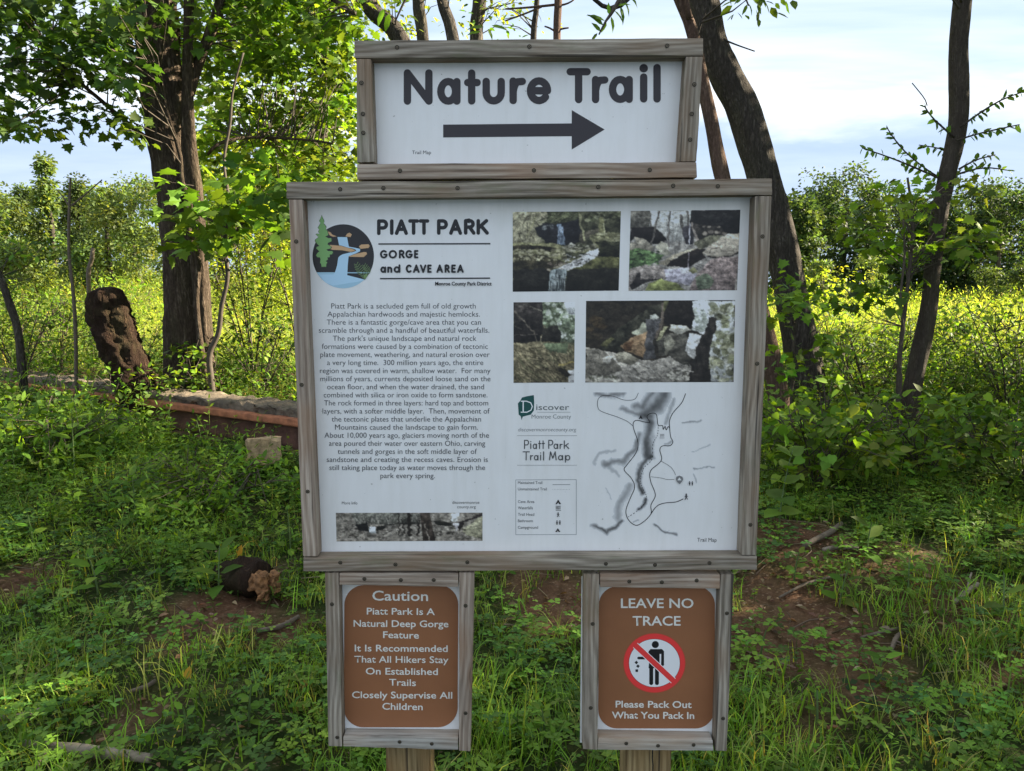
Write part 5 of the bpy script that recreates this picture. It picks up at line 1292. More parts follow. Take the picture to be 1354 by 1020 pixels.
# ---- slim trunks rising behind the upper sign
def slim(path, Y, label, crowns, mat=M_BARKC, size=.08, leaf=LEAF_OV, **kw):
    return tree('forest_tree', label, 'tree', [(to_ground(pxpath(path, Y)), 'trunk')], crowns, mat, leaf, size, rs, seg=14, twigr=.005, **kw)
slim([(420, -140, 18), (484, 2, 21), (528, 52, 24), (590, 200, 26), (640, 400, 30), (650, 540, 34)], 9.0, 'dark trunk leaning left behind the top left corner of the upper sign', [(box_px(380, -200, 540, -15, 8, 10, 40, rs), GREEN), (box_px(400, -10, 530, 40, 8.8, 9.8, 12, rs), SUNNY + GREEN)], n=14)
slim([(545, -160, 12), (553, 0, 15), (560, 60, 16), (575, 300, 18), (580, 540, 20)], 10.5, 'straight dark trunk behind the upper sign, above the letters N and a', [(box_px(500, -200, 620, -15, 9.5, 11, 30, rs), GREEN), (box_px(500, -5, 600, 40, 10, 11, 6, rs), SUNNY)], n=14)
slim([(570, -120, 12), (584, 0, 14), (600, 60, 16), (625, 300, 18), (640, 540, 20)], 8.0, 'slender grey trunk tilting left behind the upper sign, above the letter t', [(box_px(560, -200, 700, -20, 7.5, 8.5, 24, rs), GREEN)], n=14)
slim([(640, -160, 14), (634, 0, 18), (630, 60, 18), (640, 300, 20), (650, 540, 22)], 9.6, 'thicker grey trunk behind the upper sign, above the letters r and e', [(box_px(590, -160, 720, -15, 9, 10, 24, rs), GREEN + SUNNY), (box_px(600, -5, 680, 42, 9, 10, 9, rs), SUNNY + GREEN)], n=13)
slim([(716, -160, 6), (710, 0, 7), (705, 60, 8), (700, 300, 9), (700, 540, 10)], 8.6, 'thin dark sapling trunk behind the upper sign, just left of the gap', [(box_px(640, -10, 720, 45, 8.2, 9, 5, rs), SUNNY)], size=.05, n=10)
bare_t = pxpath([(742, -160, 8), (738, 0, 10), (736, 60, 10), (735, 300, 11), (736, 540, 12)], 8.2)
tree('dead_sapling', 'bare pale trunk with short dead side twigs above the upper sign', 'tree', [(to_ground(bare_t), 'trunk')], [], M_BARKR, LEAF_OV, .05, rs, seg=12,
     limbs=[pxpath([(759, 0, 2), (750, 5, 2.5), (738, 8, 3)], 8.2), pxpath([(720, 35, 2), (728, 38, 2.5), (737, 44, 3)], 8.2), pxpath([(752, 37, 2), (745, 38, 2.5), (737, 40, 3)], 8.2), pxpath([(668, 12, 2), (700, 10, 3), (738, 6, 3.5)], 8.2), pxpath([(668, 28, 2), (700, 16, 2.5), (716, 9, 3)], 8.2)])

# ---- forked tree right of the signs
main = to_ground(pxpath([(905, -420, 22), (915, -200, 30), (929, -20, 37), (935, 20, 37), (944, 60, 37), (961, 100, 42), (981, 140, 42), (996, 185, 42), (1009, 230, 41), (1025, 285, 40), (1037, 340, 40), (1048, 400, 41), (1058, 450, 44), (1066, 505, 46), (1072, 552, 48)], 7.0))
lm = [pxpath([(740, -60, 4, 5.2), (800, 10, 6, 5.4), (845, -20, 9, 5.6), (905, -110, 14, 7.0)], 6), pxpath([(1010, -60, 6, 6.4), (980, -90, 9, 6.7), (922, -130, 12, 7)], 6.6), pxpath([(998, 68, 1.6), (975, 60, 2), (955, 52, 3)], 6.9),
      pxpath([(935, 10, 3, 6.7), (925, 35, 4, 6.7), (918, 60, 5, 6.8)], 6.8)]
cr = [(box_px(860, -500, 1400, -60, 5.0, 7.6, 120, rs), GREEN), (box_px(972, -25, 1022, 2, 6.2, 6.6, 4, rs), DEEP)]
tree('forked_tree', 'tree with dark scaly curving trunk directly right of the large information sign', 'tree', [(main, 'trunk')], cr, M_BARKC, LEAF_OV, .095, rs, limbs=lm, n=15, R=.34, seg=28, flare=.3)
snag = to_ground(pxpath([(880, -150, 10), (893, -20, 13), (903, 10, 14), (916, 45, 16), (928, 105, 17), (940, 160, 18), (955, 235, 20), (985, 340, 22), (1014, 450, 25), (1033, 540, 27), (1052, 602, 28)], 6.3))
tree('dead_tree', 'thin reddish leaning dead trunk crossing in front of the scaly tree base', 'tree', [(snag, 'trunk')], [], M_BARKR, LEAF_OV, .05, rs, seg=14, flare=.15,
     limbs=[pxpath([(890, -60, 5), (905, -10, 7), (912, 25, 8)], 6.25)])
# hanging leaves above the upper sign
def leafy_branch(name, label, path, Y, leaves, size, leaf=LEAF_LN, cols=DEEP, cat='branch', group=None):
    p = pxpath(path, Y); t = thing(name, p[-1][:3], label, cat, group); tube('branch_wood', p, M_TWIG, t, seg=6, rough=.03, step=.04)
    for i, (px, py, ang, s_) in enumerate(leaves):
        w = onY(px, py, Y); a = math.radians(ang); tilt = rs.uniform(-.5, .5)
        d = A([[math.cos(a), rs.uniform(-.4, .4), -math.sin(a)]]); up = A([[math.sin(a) * .4, -1 + .5 * rs.rand(), .8]])
        R = frames(d, up)[0]; V = (leaf[0] * A([1, 1.5 if leaf is LEAF_LN else 1, 1])) @ R.T * (s_ * mpp(w))
        me = mesh_np('leaf', V, leaf[1], M_LEAF, np.tile(tints(1, cols), (len(V), 1))); o = bpy.data.objects.new('leaf', me); COL.objects.link(o)
        o.location = w; o.parent = t; o.matrix_parent_inverse = pworld(t).inverted()
    return t
leafy_branch('leafy_branch', 'leafy twig dipping from above between the bare trunk and the sign corner', [(792, 46, 2), (800, 30, 3), (812, 12, 5), (835, -30, 7), (860, -80, 9)], 5.0,
    [(800, 28, 200, 26), (798, 34, 215, 26), (794, 42, 230, 18), (802, 30, 120, 14), (808, 22, 75, 20), (812, 14, 40, 20), (820, 8, 70, 24), (826, 2, 60, 20), (806, 20, 260, 16), (816, 8, 350, 18), (832, -6, 40, 20), (790, 44, 130, 14)], 1, LEAF_LN, GREEN + DEEP)
leafy_branch('leafy_branch', 'dark leaf cluster hanging at the top edge beside the curving trunk', [(990, 8, 2), (985, -5, 3), (975, -40, 4)], 5.6,
    [(990, 5, 60, 16), (996, 2, 20, 18), (1004, 0, 30, 16), (988, 6, 110, 14), (1012, 2, 10, 14), (984, -4, 150, 16), (1000, -6, 300, 14), (962, -6, 60, 14)], 1, LEAF_LN, DEEP)
leafy_branch('leafy_branch', 'pale green compound leaves hanging over the top left corner of the upper sign', [(522, 30, 2), (530, 12, 3), (545, -20, 4)], 5.4,
    [(520, 6, 200, 22), (515, 18, 110, 24), (508, 12, 120, 24), (530, 2, 170, 20), (640, 36, 180, 24), (650, 34, 10, 22), (636, 42, 170, 20), (645, 38, 60, 16), (532, 30, 60, 16), (540, 20, 20, 16)], 1, LEAF_LN, GREEN)

# ---- slim tree on the right
main = to_ground(pxpath([(1300, -420, 16), (1285, -200, 20), (1273, -10, 23), (1267, 60, 23), (1268, 120, 24), (1267, 160, 23), (1261, 195, 23), (1252, 232, 22), (1241, 290, 21), (1234, 345, 20), (1229, 400, 20), (1220, 450, 22), (1209, 500, 23), (1202, 548, 25), (1198, 580, 28)], 6.2))
sh = [[(1352, 122, 1.4), (1325, 132, 2), (1298, 148, 2.5), (1270, 168, 3)], [(1348, 165, 1.4), (1315, 172, 2), (1290, 178, 2), (1265, 186, 3)], [(1316, 205, 1.4), (1290, 212, 2), (1268, 224, 3)], [(1222, 140, 1.4), (1232, 155, 2), (1248, 170, 2.5), (1262, 182, 3)],
      [(1140, 196, 1.2), (1175, 208, 2), (1210, 222, 2.5), (1250, 240, 3)], [(1172, 168, 1.2), (1192, 196, 2), (1222, 222, 2), (1250, 240, 3)], [(1336, 226, 1.2), (1300, 222, 2), (1262, 232, 3)], [(1215, 192, 1), (1240, 196, 1.6), (1262, 204, 2)], [(1206, 110, .8), (1222, 130, 1), (1226, 140, 1.4)]]
shp = [pxpath(s_, 6.0 + .05 * i) for i, s_ in enumerate(sh)]
t_slim = tree('slender_tree', 'slender dark tree leaning right with leafy shoots, near the right edge', 'tree', [(main, 'trunk')], [(box_px(1060, -480, 1560, -70, 5, 7.6, 100, rs), GREEN)], M_BARKS, LEAF_OV, .09, rs, limbs=shp, n=14, R=.34, seg=22, flare=.2)
k = 0; f = Fol()
for p in shp[:8]:
    q = dense(p)[:, :3]; L_ = np.concatenate([[0], np.cumsum(np.linalg.norm(np.diff(q, axis=0), axis=1))])
    n = int(L_[-1] / .021)
    for i in range(n):
        s_ = L_[-1] * min(1, max(0, (i + .5 + rs.normal(0, .5)) / n)) * .9; b = np.array([np.interp(s_, L_, q[:, j]) for j in range(3)]); dirn = q[0] - q[-1]; dirn /= np.linalg.norm(dirn)
        side = 1 if i % 2 else -1; d = dirn * rs.uniform(.1, .9) + np.array([rs.normal(0, .25), rs.normal(0, .5), side * .5 - .25 + rs.normal(0, .45)])
        R = frames(d[None], np.array([[rs.normal(0, .6), -.5 + rs.normal(0, .5), .8]]))
        me = mesh_np('leaf', LEAF_OV[0] @ R[0].T * rs.uniform(.045, .075), LEAF_OV[1], M_LEAF, np.tile(tints(1, DEEP + GREEN), (8, 1)))
        if k < 200: o = bpy.data.objects.new('leaf', me); COL.objects.link(o); o.location = b.tolist(); o.parent = t_slim; o.matrix_parent_inverse = pworld(t_slim).inverted(); k += 1
# maple sapling in front of the slim tree
def sapling(name, label, path, Y, crowns, leaf=LEAF_MP, size=.085, mat=M_TWIG, n=9, R=.2, parts=120, limbs=(), cat='sapling', group=None, **kw):
    return tree(name, label, cat, [(to_ground(pxpath(path, Y), .03), 'trunk')], crowns, mat, leaf, size, rs, n=n, R=R, leafparts=parts, seg=8, limbs=[pxpath(l, Y) for l in limbs], flare=0, twigr=.003, group=group, **kw)
sapling('maple_sapling', 'young maple with broad lobed leaves growing around the slender right hand tree', [(1200, 235, 3), (1207, 300, 4), (1200, 380, 5), (1190, 470, 6), (1186, 560, 7)], 5.9,
        [(box_px(1130, 245, 1290, 345, 5.6, 6.4, 30, rs), OLIVE + GREEN), (box_px(1270, 300, 1345, 350, 5.6, 6.2, 7, rs), OLIVE), (box_px(1100, 370, 1200, 400, 5.6, 6.0, 7, rs), DEEP), (box_px(1140, 320, 1230, 385, 5.8, 6.4, 12, rs), GREEN)], size=.075)
sapling('hanging_vine', 'thin dark vine hanging beside the slender right hand tree', [(1194, 290, 2), (1196, 340, 3), (1190, 400, 3.2), (1195, 440, 3.5), (1187, 470, 3.2), (1192, 500, 3), (1188, 540, 3)], 5.7, [], parts=0, cat='vine')
sapling('maple_sapling', 'low maple shoots with pale leaves in front of the scaly trunk', [(1060, 360, 2), (1052, 420, 3), (1048, 480, 3), (1045, 560, 4)], 5.7,
        [(box_px(1020, 365, 1068, 415, 5.4, 5.8, 14, rs), GREEN + OLIVE), (box_px(1045, 445, 1115, 470, 5.5, 5.8, 6, rs), OLIVE), (box_px(1012, 470, 1040, 500, 5.4, 5.6, 3, rs), GREEN)], size=.07)
# ---- left side saplings
sapling('maple_sapling', 'leafy young maple with big shaded leaves between the thick trunk and the sign', [(322, 70, 2.5), (308, 120, 3), (304, 165, 4), (296, 215, 4), (303, 270, 4.5), (297, 320, 5), (301, 365, 5.5), (293, 405, 6), (289, 440, 7), (277, 470, 8), (280, 512, 9)], 7.0,
        [(box_px(225, 240, 378, 335, 6.2, 7.2, 40, rs), DEEP + GREEN), (box_px(330, 225, 400, 300, 5.9, 6.5, 10, rs), DEEP)], size=.13, n=7, R=.24, parts=160, limbs=[[(240, 270, 3), (265, 285, 3.5), (299, 300, 4)], [(370, 250, 3), (335, 280, 3.5), (301, 320, 4)]])
sapling('bare_sapling', 'thin upright sapling with a forked top on the far left', [(93, 235, 2.5), (92, 265, 3.5), (91, 330, 4), (97, 390, 4.5), (100, 440, 5), (101, 505, 5)], 7.3, [], mat=M_DRYTWIG, parts=0,
        limbs=[[(135, 238, 1.6), (112, 258, 2), (95, 272, 3)], [(76, 252, 1.4), (84, 262, 2), (92, 274, 2.5)]])
sapling('leaning_sapling', 'dark curved trunk leaning in from the left edge', [(-30, 310, 8), (-5, 355, 9), (12, 400, 10), (24, 440, 10), (30, 500, 11)], 7.0, [(box_px(-10, 300, 60, 370, 6.8, 7.4, 12, rs), DEEP)], mat=M_BARKC, size=.07, leaf=LEAF_OV, n=9)

# ---- shrubs
def shrub(label, px, py, Y, w, h, ncl, cols, leaf=LEAF_OV, size=.05, n=14, R=.16, nst=7, group=None, name='shrub', parts=0, cat='shrub'):
    b = onY(px, py, Y); gx, gy = b.x, b.y; gz = float(H(gx, gy)); t = thing(name, (gx, gy, gz), label, cat, group)
    tw = Fol(); f = Fol(); c = ell((gx, gy, gz + h * .55), (w / 2, w / 2.2, h * .52), ncl, rs); c[:, 2] = np.maximum(c[:, 2], gz + .06)
    st = []
    for i in range(nst):
        a = rs.uniform(0, 6.28); r = rs.uniform(.2, .45) * w; pts = np.array([(gx, gy, gz - .03), (gx + math.cos(a) * r * .4, gy + math.sin(a) * r * .4, gz + h * .4), (gx + math.cos(a) * r, gy + math.sin(a) * r, gz + h * rs.uniform(.7, .95))])
        q = catmull([tuple(p) + (0,) for p in pts], 5)[:, :3]; V, F = tube3(q, np.linspace(.009, .003, len(q)) * (h / 1.0) ** .5, 5); tw.raw(V, F, (.1, .08, .06)); st.append(q)
    twigs(tw, c, np.concatenate(st), rs, .003, .8, .6); tw.build('stems', t, M_TWIG, kind='stuff')
    leaf_cloud(f, c, n, R, size, cols, leaf, rs, tilt=.45)
    if parts: split_leaves(f, leaf, t, parts)
    f.build('foliage', t, kind='stuff'); return t
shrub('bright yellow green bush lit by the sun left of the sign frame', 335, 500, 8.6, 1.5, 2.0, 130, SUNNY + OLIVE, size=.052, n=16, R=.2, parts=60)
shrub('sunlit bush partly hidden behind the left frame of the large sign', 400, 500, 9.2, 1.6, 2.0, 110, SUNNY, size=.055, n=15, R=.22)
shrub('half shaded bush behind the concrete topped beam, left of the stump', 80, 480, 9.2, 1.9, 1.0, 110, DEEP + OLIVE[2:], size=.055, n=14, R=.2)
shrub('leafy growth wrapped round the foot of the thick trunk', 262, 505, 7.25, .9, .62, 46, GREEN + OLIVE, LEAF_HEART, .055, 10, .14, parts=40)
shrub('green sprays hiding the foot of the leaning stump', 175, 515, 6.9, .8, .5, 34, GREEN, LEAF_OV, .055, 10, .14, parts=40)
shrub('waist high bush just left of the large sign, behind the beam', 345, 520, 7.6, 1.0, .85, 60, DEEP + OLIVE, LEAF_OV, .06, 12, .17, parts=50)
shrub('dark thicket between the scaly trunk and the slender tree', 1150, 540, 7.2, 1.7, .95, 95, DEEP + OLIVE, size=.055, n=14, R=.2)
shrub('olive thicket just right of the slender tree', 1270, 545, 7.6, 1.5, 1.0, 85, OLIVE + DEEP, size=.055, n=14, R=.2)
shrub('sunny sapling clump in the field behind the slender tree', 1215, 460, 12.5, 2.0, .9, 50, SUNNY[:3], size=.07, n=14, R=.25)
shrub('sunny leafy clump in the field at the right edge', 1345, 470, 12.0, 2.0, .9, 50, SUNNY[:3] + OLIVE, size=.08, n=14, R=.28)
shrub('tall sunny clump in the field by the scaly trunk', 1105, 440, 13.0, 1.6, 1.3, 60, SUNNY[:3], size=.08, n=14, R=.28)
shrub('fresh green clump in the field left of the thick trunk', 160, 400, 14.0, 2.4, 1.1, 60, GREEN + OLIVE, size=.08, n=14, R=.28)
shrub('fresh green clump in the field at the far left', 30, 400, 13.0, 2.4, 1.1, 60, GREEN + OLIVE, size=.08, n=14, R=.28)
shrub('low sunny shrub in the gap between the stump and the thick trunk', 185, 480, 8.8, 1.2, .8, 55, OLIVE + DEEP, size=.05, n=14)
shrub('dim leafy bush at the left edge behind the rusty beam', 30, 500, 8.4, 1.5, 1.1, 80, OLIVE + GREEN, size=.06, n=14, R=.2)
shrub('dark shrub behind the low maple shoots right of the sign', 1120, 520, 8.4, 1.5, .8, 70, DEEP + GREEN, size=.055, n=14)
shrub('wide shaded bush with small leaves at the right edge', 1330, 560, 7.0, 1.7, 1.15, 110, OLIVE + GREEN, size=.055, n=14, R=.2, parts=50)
shrub('broad leaved bush right of the large sign, in front of the leaning dead trunk', 1075, 680, 5.0, 1.25, .72, 85, OLIVE + GREEN, LEAF_HEART, .07, 9, .16, parts=170)
shrub('low broad leaved bush in front of the slender right hand tree', 1215, 690, 5.2, 1.4, .58, 80, OLIVE + GREEN, LEAF_HEART, .06, 9, .17, parts=130)
shrub('dark leafy bush low against the right edge, beyond the bare soil', 1335, 690, 4.9, 1.2, .55, 60, DEEP + OLIVE, LEAF_OV, .07, 9, .16, parts=80)
shrub('spreading leafy mound halfway up the left edge in front of the beam', 60, 610, 5.6, 1.6, .45, 80, GREEN + DEEP, LEAF_OV, .075, 9, .18, parts=140)
shrub('leafy mound below the tan rock near the left frame of the sign', 270, 690, 4.7, 1.5, .28, 70, GREEN, LEAF_OV, .055, 10, .15, parts=110)

# ---- single weeds with leaves one can tell apart
def weed(px, py, h, nl, leaf, ls, label, cols=GREEN, lean=.15, opp=True, group=None, wide=1.0):
    g = ground(px, py); t = thing('leafy_weed', g, label, 'plant', group); s0 = rs.uniform(0, 6.28)
    top = np.array([math.cos(s0) * lean * h, math.sin(s0) * lean * h, h]); P = [top * u * np.array([u, u, 1]) for u in np.linspace(0, 1, 6)]
    V, F = tube3(P, np.linspace(.005, .0022, 6), 6); me = mesh_np('stem', V, F, M_STEM); o = bpy.data.objects.new('stem', me); COL.objects.link(o); o.parent = t
    for i in range(nl):
        u = .12 + .88 * (i + .6) / nl; p = top * u * np.array([u, u, 1])
        for k in range(2 if opp else 1):
            yaw = s0 + i * (1.57 if opp else 2.4) + k * 3.14 + rs.normal(0, .2); el = -.1 + .7 * u + rs.normal(0, .15)
            d = A([[math.cos(yaw) * math.cos(el), math.sin(yaw) * math.cos(el), math.sin(el)]]); R = frames(d, A([[rs.normal(0, .2), rs.normal(0, .2) - .3, 1]]))[0]
            L_ = leaf[0] * A([1, wide, 1]) * ls * rs.uniform(.8, 1.1) * (1.1 - .4 * u)
            me = mesh_np('leaf', L_ @ R.T, leaf[1], M_LEAF, np.tile(tints(1, cols, .12), (len(L_), 1))); o = bpy.data.objects.new('leaf', me); COL.objects.link(o)
            o.location = (p + d[0] * .008).tolist(); o.parent = t
    return t
W = [(100, 640, .62, 8, LEAF_LN, .17, 'tall weed with long lance leaves in front of the beam at the far left', 1.9), (20, 640, .55, 7, LEAF_OV, .12, 'bushy weed at the left edge with broad pointed leaves', 1.0),
     (220, 590, .34, 6, LEAF_LN, .10, 'small leafy weed growing just below the middle of the rusty beam', 1.7), (268, 600, .28, 5, LEAF_LN, .08, 'slim weed sprouting below the beam, left of the tan rock', 1.6),
     (180, 690, .30, 5, LEAF_LN, .15, 'low weed with long pale leaves in the middle of the left bank', 1.7), (45, 730, .22, 4, LEAF_OV, .08, 'small broad leaved weed at the left edge above the grass', 1.0),
     (130, 790, .22, 4, LEAF_LN, .13, 'rosette weed left of the bare soil', 1.8), (290, 790, .24, 4, LEAF_LN, .15, 'weed with large drooping leaves beside the split log', 2.0),
     (385, 740, .30, 5, LEAF_OV, .07, 'weed touching the lower left corner of the large sign frame', 1.0), (12, 920, .14, 3, LEAF_OV, .055, 'tiny broad leaf seedling by the left edge of the grass', 1.2),
     (1145, 745, .22, 3, LEAF_OV, .15, 'seedling with two large upright pale leaves on the soil bank', .9), (1110, 805, .20, 4, LEAF_OV, .09, 'low plant with rounded leaves on the red soil right of the signs', 1.1),
     (1050, 770, .16, 4, LEAF_OV, .06, 'small green plant on the soil against the right frame', 1.1), (1200, 790, .18, 4, LEAF_LN, .09, 'lone leafy plant in the middle of the soil bank', 1.7), (1005, 880, .16, 4, LEAF_OV, .06, 'small plant on the soil right of the leave no trace sign', 1.1),
     (1325, 830, .24, 5, LEAF_LN, .13, 'leafy weed at the right edge beside the long grass', 1.6), (1030, 700, .45, 5, LEAF_HEART, .13, 'weed with one big heart shaped leaf beside the right frame', 1.0),
     (1160, 905, .12, 3, LEAF_LN, .09, 'small weed in the lower right grass', 1.6), (1080, 960, .12, 4, LEAF_OV, .05, 'clump of small leaves near the bottom, right of the no littering sign', 1.2),
     (680, 905, .16, 4, LEAF_LN, .08, 'weed between the two brown signs', 1.5), (720, 985, .14, 4, LEAF_OV, .05, 'low weed near the bottom between the two posts', 1.2),
     (250, 985, .14, 4, LEAF_OV, .05, 'light green weed low in the grass left of the caution sign', 1.2), (330, 965, .17, 5, LEAF_OV, .05, 'bushy little weed close beside the caution sign frame', 1.2),
     (1265, 640, .5, 6, LEAF_OV, .10, 'tall weed rising out of the low bush near the right edge', 1.0)]
for a in W: weed(*a[:7], wide=a[7], opp=a[0] % 2 == 0, cols=GREEN if a[0] < 1000 else GREEN + OLIVE)

# ------------------------------------------------------------------ beam, stump, rocks, sticks
def beam():
    a = Vector((BEAM_A.x + 1.3, BEAM_A.y - .75, 0)); b = BEAM_B.copy(); top = onY(390, 553, 5.8).z
    d = (b - a).normalized(); L_ = (b - a).length; nn = Vector((d.y, -d.x, 0))
    if nn.y > 0: nn = -nn      # towards the camera
    t = thing('rusted_beam', (a + b) / 2 + Vector((0, 0, top - .32)), 'long rusted steel beam topped with crumbling concrete, on the bank left of the signs', 'beam')
    def slab(name, y0, y1, z0, z1, mat, jit, n=60, sd=1):
        r = np.random.RandomState(sd); V = []; m = 5
        prof = [(y0, z0), (y1, z0), (y1, z1), (y0, z1)]
        pts = []
        for k in range(4):
            p, q = prof[k], prof[(k + 1) % 4]
            for u in np.linspace(0, 1, m, endpoint=False): pts.append((p[0] + (q[0] - p[0]) * u, p[1] + (q[1] - p[1]) * u))
        for i in range(n + 1):
            c = a + d * (L_ * i / n)
            for (u, z) in pts:
                j = r.normal(0, jit, 3); V.append((c.x + nn.x * u + j[0], c.y + nn.y * u + j[1], top + z + j[2]))
        k = len(pts); F = []
        for i in range(n):
            for j in range(k):
                p, q = i * k + j, i * k + (j + 1) % k; F += [(p, q, q + k), (p, q + k, p + k)]
        for e in (0, n * k):
            for j in range(1, k - 1): F.append((e, e + j, e + j + 1))
        link(name, mesh_np(name, V, F, mat), t)
    slab('top_flange', -.02, .10, -.055, 0, M_RUST, .0015)
    slab('web', .0, .012, -.26, -.056, M_RUSTD, .001, sd=2)
    slab('bottom_flange', -.02, .09, -.285, -.261, M_RUSTD, .0015, sd=3)
    slab('concrete_cap', -.30, .03, -.05, .06, M_CONC, .011, 120, sd=4)
beam()
def lumpy(name, label, cat, p, size, mat, seed, rot=0.0, jag=.18, ico=3, flatz=1.0):
    bm = bmesh.new(); bmesh.ops.create_icosphere(bm, subdivisions=ico, radius=1); r = random.Random(seed)
    from mathutils import noise as mn
    for v in bm.verts:
        c = v.co.copy(); q = Vector([max(-.62, min(.62, k)) for k in c]) * 1.45
        q *= 1 + jag * mn.noise(c * 1.6 + Vector((seed, 0, 0))) + jag * .5 * mn.noise(c * 4 + Vector((0, seed, 0)))
        v.co = Vector((q.x * size[0], q.y * size[1], q.z * size[2]))
    me = bpy.data.meshes.new(name); bm.to_mesh(me); bm.free(); me.materials.append(mat)
    o = bpy.data.objects.new(name, me); COL.objects.link(o); o.location = p; o.rotation_euler = (r.uniform(-.15, .15), r.uniform(-.15, .15), rot)
    return props(o, label, cat)
g = ground(350, 620); lumpy('rock', 'tan block of sandstone below the right end of the beam', 'rock', g + Vector((0, 0, .13)), (.13, .10, .10), M_ROCK, 3, .3)
g = ground(25, 545); lumpy('rock', 'reddish chunk of stone on the bank at the far left', 'rock', g + Vector((0, 0, .10)), (.12, .09, .09), M_ROCK, 8, .7)
g = ground(322, 792); t = thing('split_log', g, 'short rotten log end with orange splintered wood and moss, left of the large sign', 'log')
tube('log_body', [(g.x - .16, g.y + .14, g.z + .04, .07), (g.x, g.y + .04, g.z + .09, .09), (g.x + .09, g.y - .01, g.z + .10, .085)], M_ROT, t, 14, .12, 3, step=.02)
for q, (dx, dy, dz, sc) in enumerate(((.10, -.05, .105, (.042, .03, .045)), (.155, -.03, .095, (.026, .03, .04)), (.12, -.07, .055, (.04, .025, .022)))):
    ch = lumpy('broken_wood', None, None, g + Vector((dx, dy, dz)), sc, M_LOG, 11 + q, q * .9, .55, 4); ch.parent = t; ch.matrix_parent_inverse = pworld(t).inverted()
# stump
st = to_ground(pxpath([(139, 380, 14), (140, 385, 34), (142, 398, 46), (147, 420, 52), (156, 450, 50), (168, 478, 48), (181, 505, 50), (188, 525, 56)], 7.0))
t = thing('tree_stump', st[-1][:3], 'leaning rotten brown tree stump standing behind the rusty beam', 'stump')
tube('stump_wood', st, M_ROT, t, 34, .15, 7, step=.022)
# wooden stake
sk = to_ground(pxpath([(123, 328, 5), (121, 345, 6), (117, 372, 6)], 10.5)); t = thing('wooden_stake', sk[-1][:3], 'weathered grey stake leaning in the sunny weeds far left', 'stake')
tube('stake_wood', sk, M_DRYTWIG, t, 8, .05, 2)
def stick(pts, w, label, mat=M_DRYTWIG, name='fallen_stick', cat='stick', side=None, z=.02, group=None):
    P = []
    for i, (px, py) in enumerate(pts):
        g = ground(px, py); k = math.sin(math.pi * (i + .4) / len(pts)); P.append((g.x, g.y, float(H(g.x, g.y)) + z + w * .4, max(.002, w * (.55 + .45 * k))))
    t = thing(name, P[len(P) // 2][:3], label, cat, group); tube('branch_wood', P, mat, t, 10, .07, abs(int(pts[0][0])), step=.03)
    for i, q in enumerate(side or []):
        S = []
        for px, py in q:
            g = ground(px, py); S.append((g.x, g.y, float(H(g.x, g.y)) + z + .01, w * .35))
        tube('side_branch', S, mat, t, 7, .05, i, step=.03)
    return t
stick([(1062, 732), (1078, 722), (1096, 712), (1112, 700)], .016, 'grey brown stick on the soil bank, pointing up right')
stick([(1088, 734), (1110, 731), (1134, 732)], .014, 'short bleached flat piece of wood on the soil bank', M_PALELOG, 'bark_piece', 'wood')
stick([(1262, 806), (1276, 792), (1292, 780)], .013, 'forked pale stick on the soil near the right edge', M_PALELOG, side=[[(1278, 792), (1280, 778), (1284, 766)]])
stick([(1030, 800), (1062, 784), (1090, 774), (1120, 770)], .007, 'thin curved twig across the red soil right of the signs')
stick([(1138, 850), (1160, 848), (1188, 842)], .007, 'short straight twig on the red soil, below the curved one')
stick([(1178, 868), (1184, 856), (1192, 848)], .010, 'stubby forked piece of bark on the soil right of the straight twig', side=[[(1184, 858), (1196, 864), (1204, 872)]])
stick([(-10, 962), (25, 958), (60, 948)], .012, 'grey dead branch lying in the grass by the left edge', M_PALELOG)
stick([(30, 998), (90, 1006), (150, 1012), (200, 1018)], .018, 'pale barkless log at the bottom left of the grass', M_PALELOG, 'fallen_log', 'log', side=[[(70, 1004), (56, 1016), (50, 1030)]])
stick([(340, 842), (372, 836), (395, 826)], .012, 'short brown branch on the soil beside the left frame of the caution sign')
stick([(172, 926), (196, 920), (206, 912)], .008, 'small grey twig half hidden in the grass, left of the yellow leaf')
def flat_leaf(px, py, s_, col, label, z=.06):
    g = ground(px, py); R = frames(A([[.3, .1, 1]]), A([[.2, -1, .3]]))[0]; me = mesh_np('fallen_leaf', LEAF_OV[0] @ R.T * s_, LEAF_OV[1], M_LEAF, np.tile(A([col]), (8, 1)))
    o = bpy.data.objects.new('fallen_leaf', me); COL.objects.link(o); o.location = g + Vector((0, -.02, z)); props(o, label, 'leaf')
flat_leaf(250, 915, .05, (.55, .33, .07), 'single yellow leaf standing up in the grass left of the caution sign')
flat_leaf(318, 758, .06, (.55, .30, .05), 'orange yellow leaf beside the rotten log end', .1)

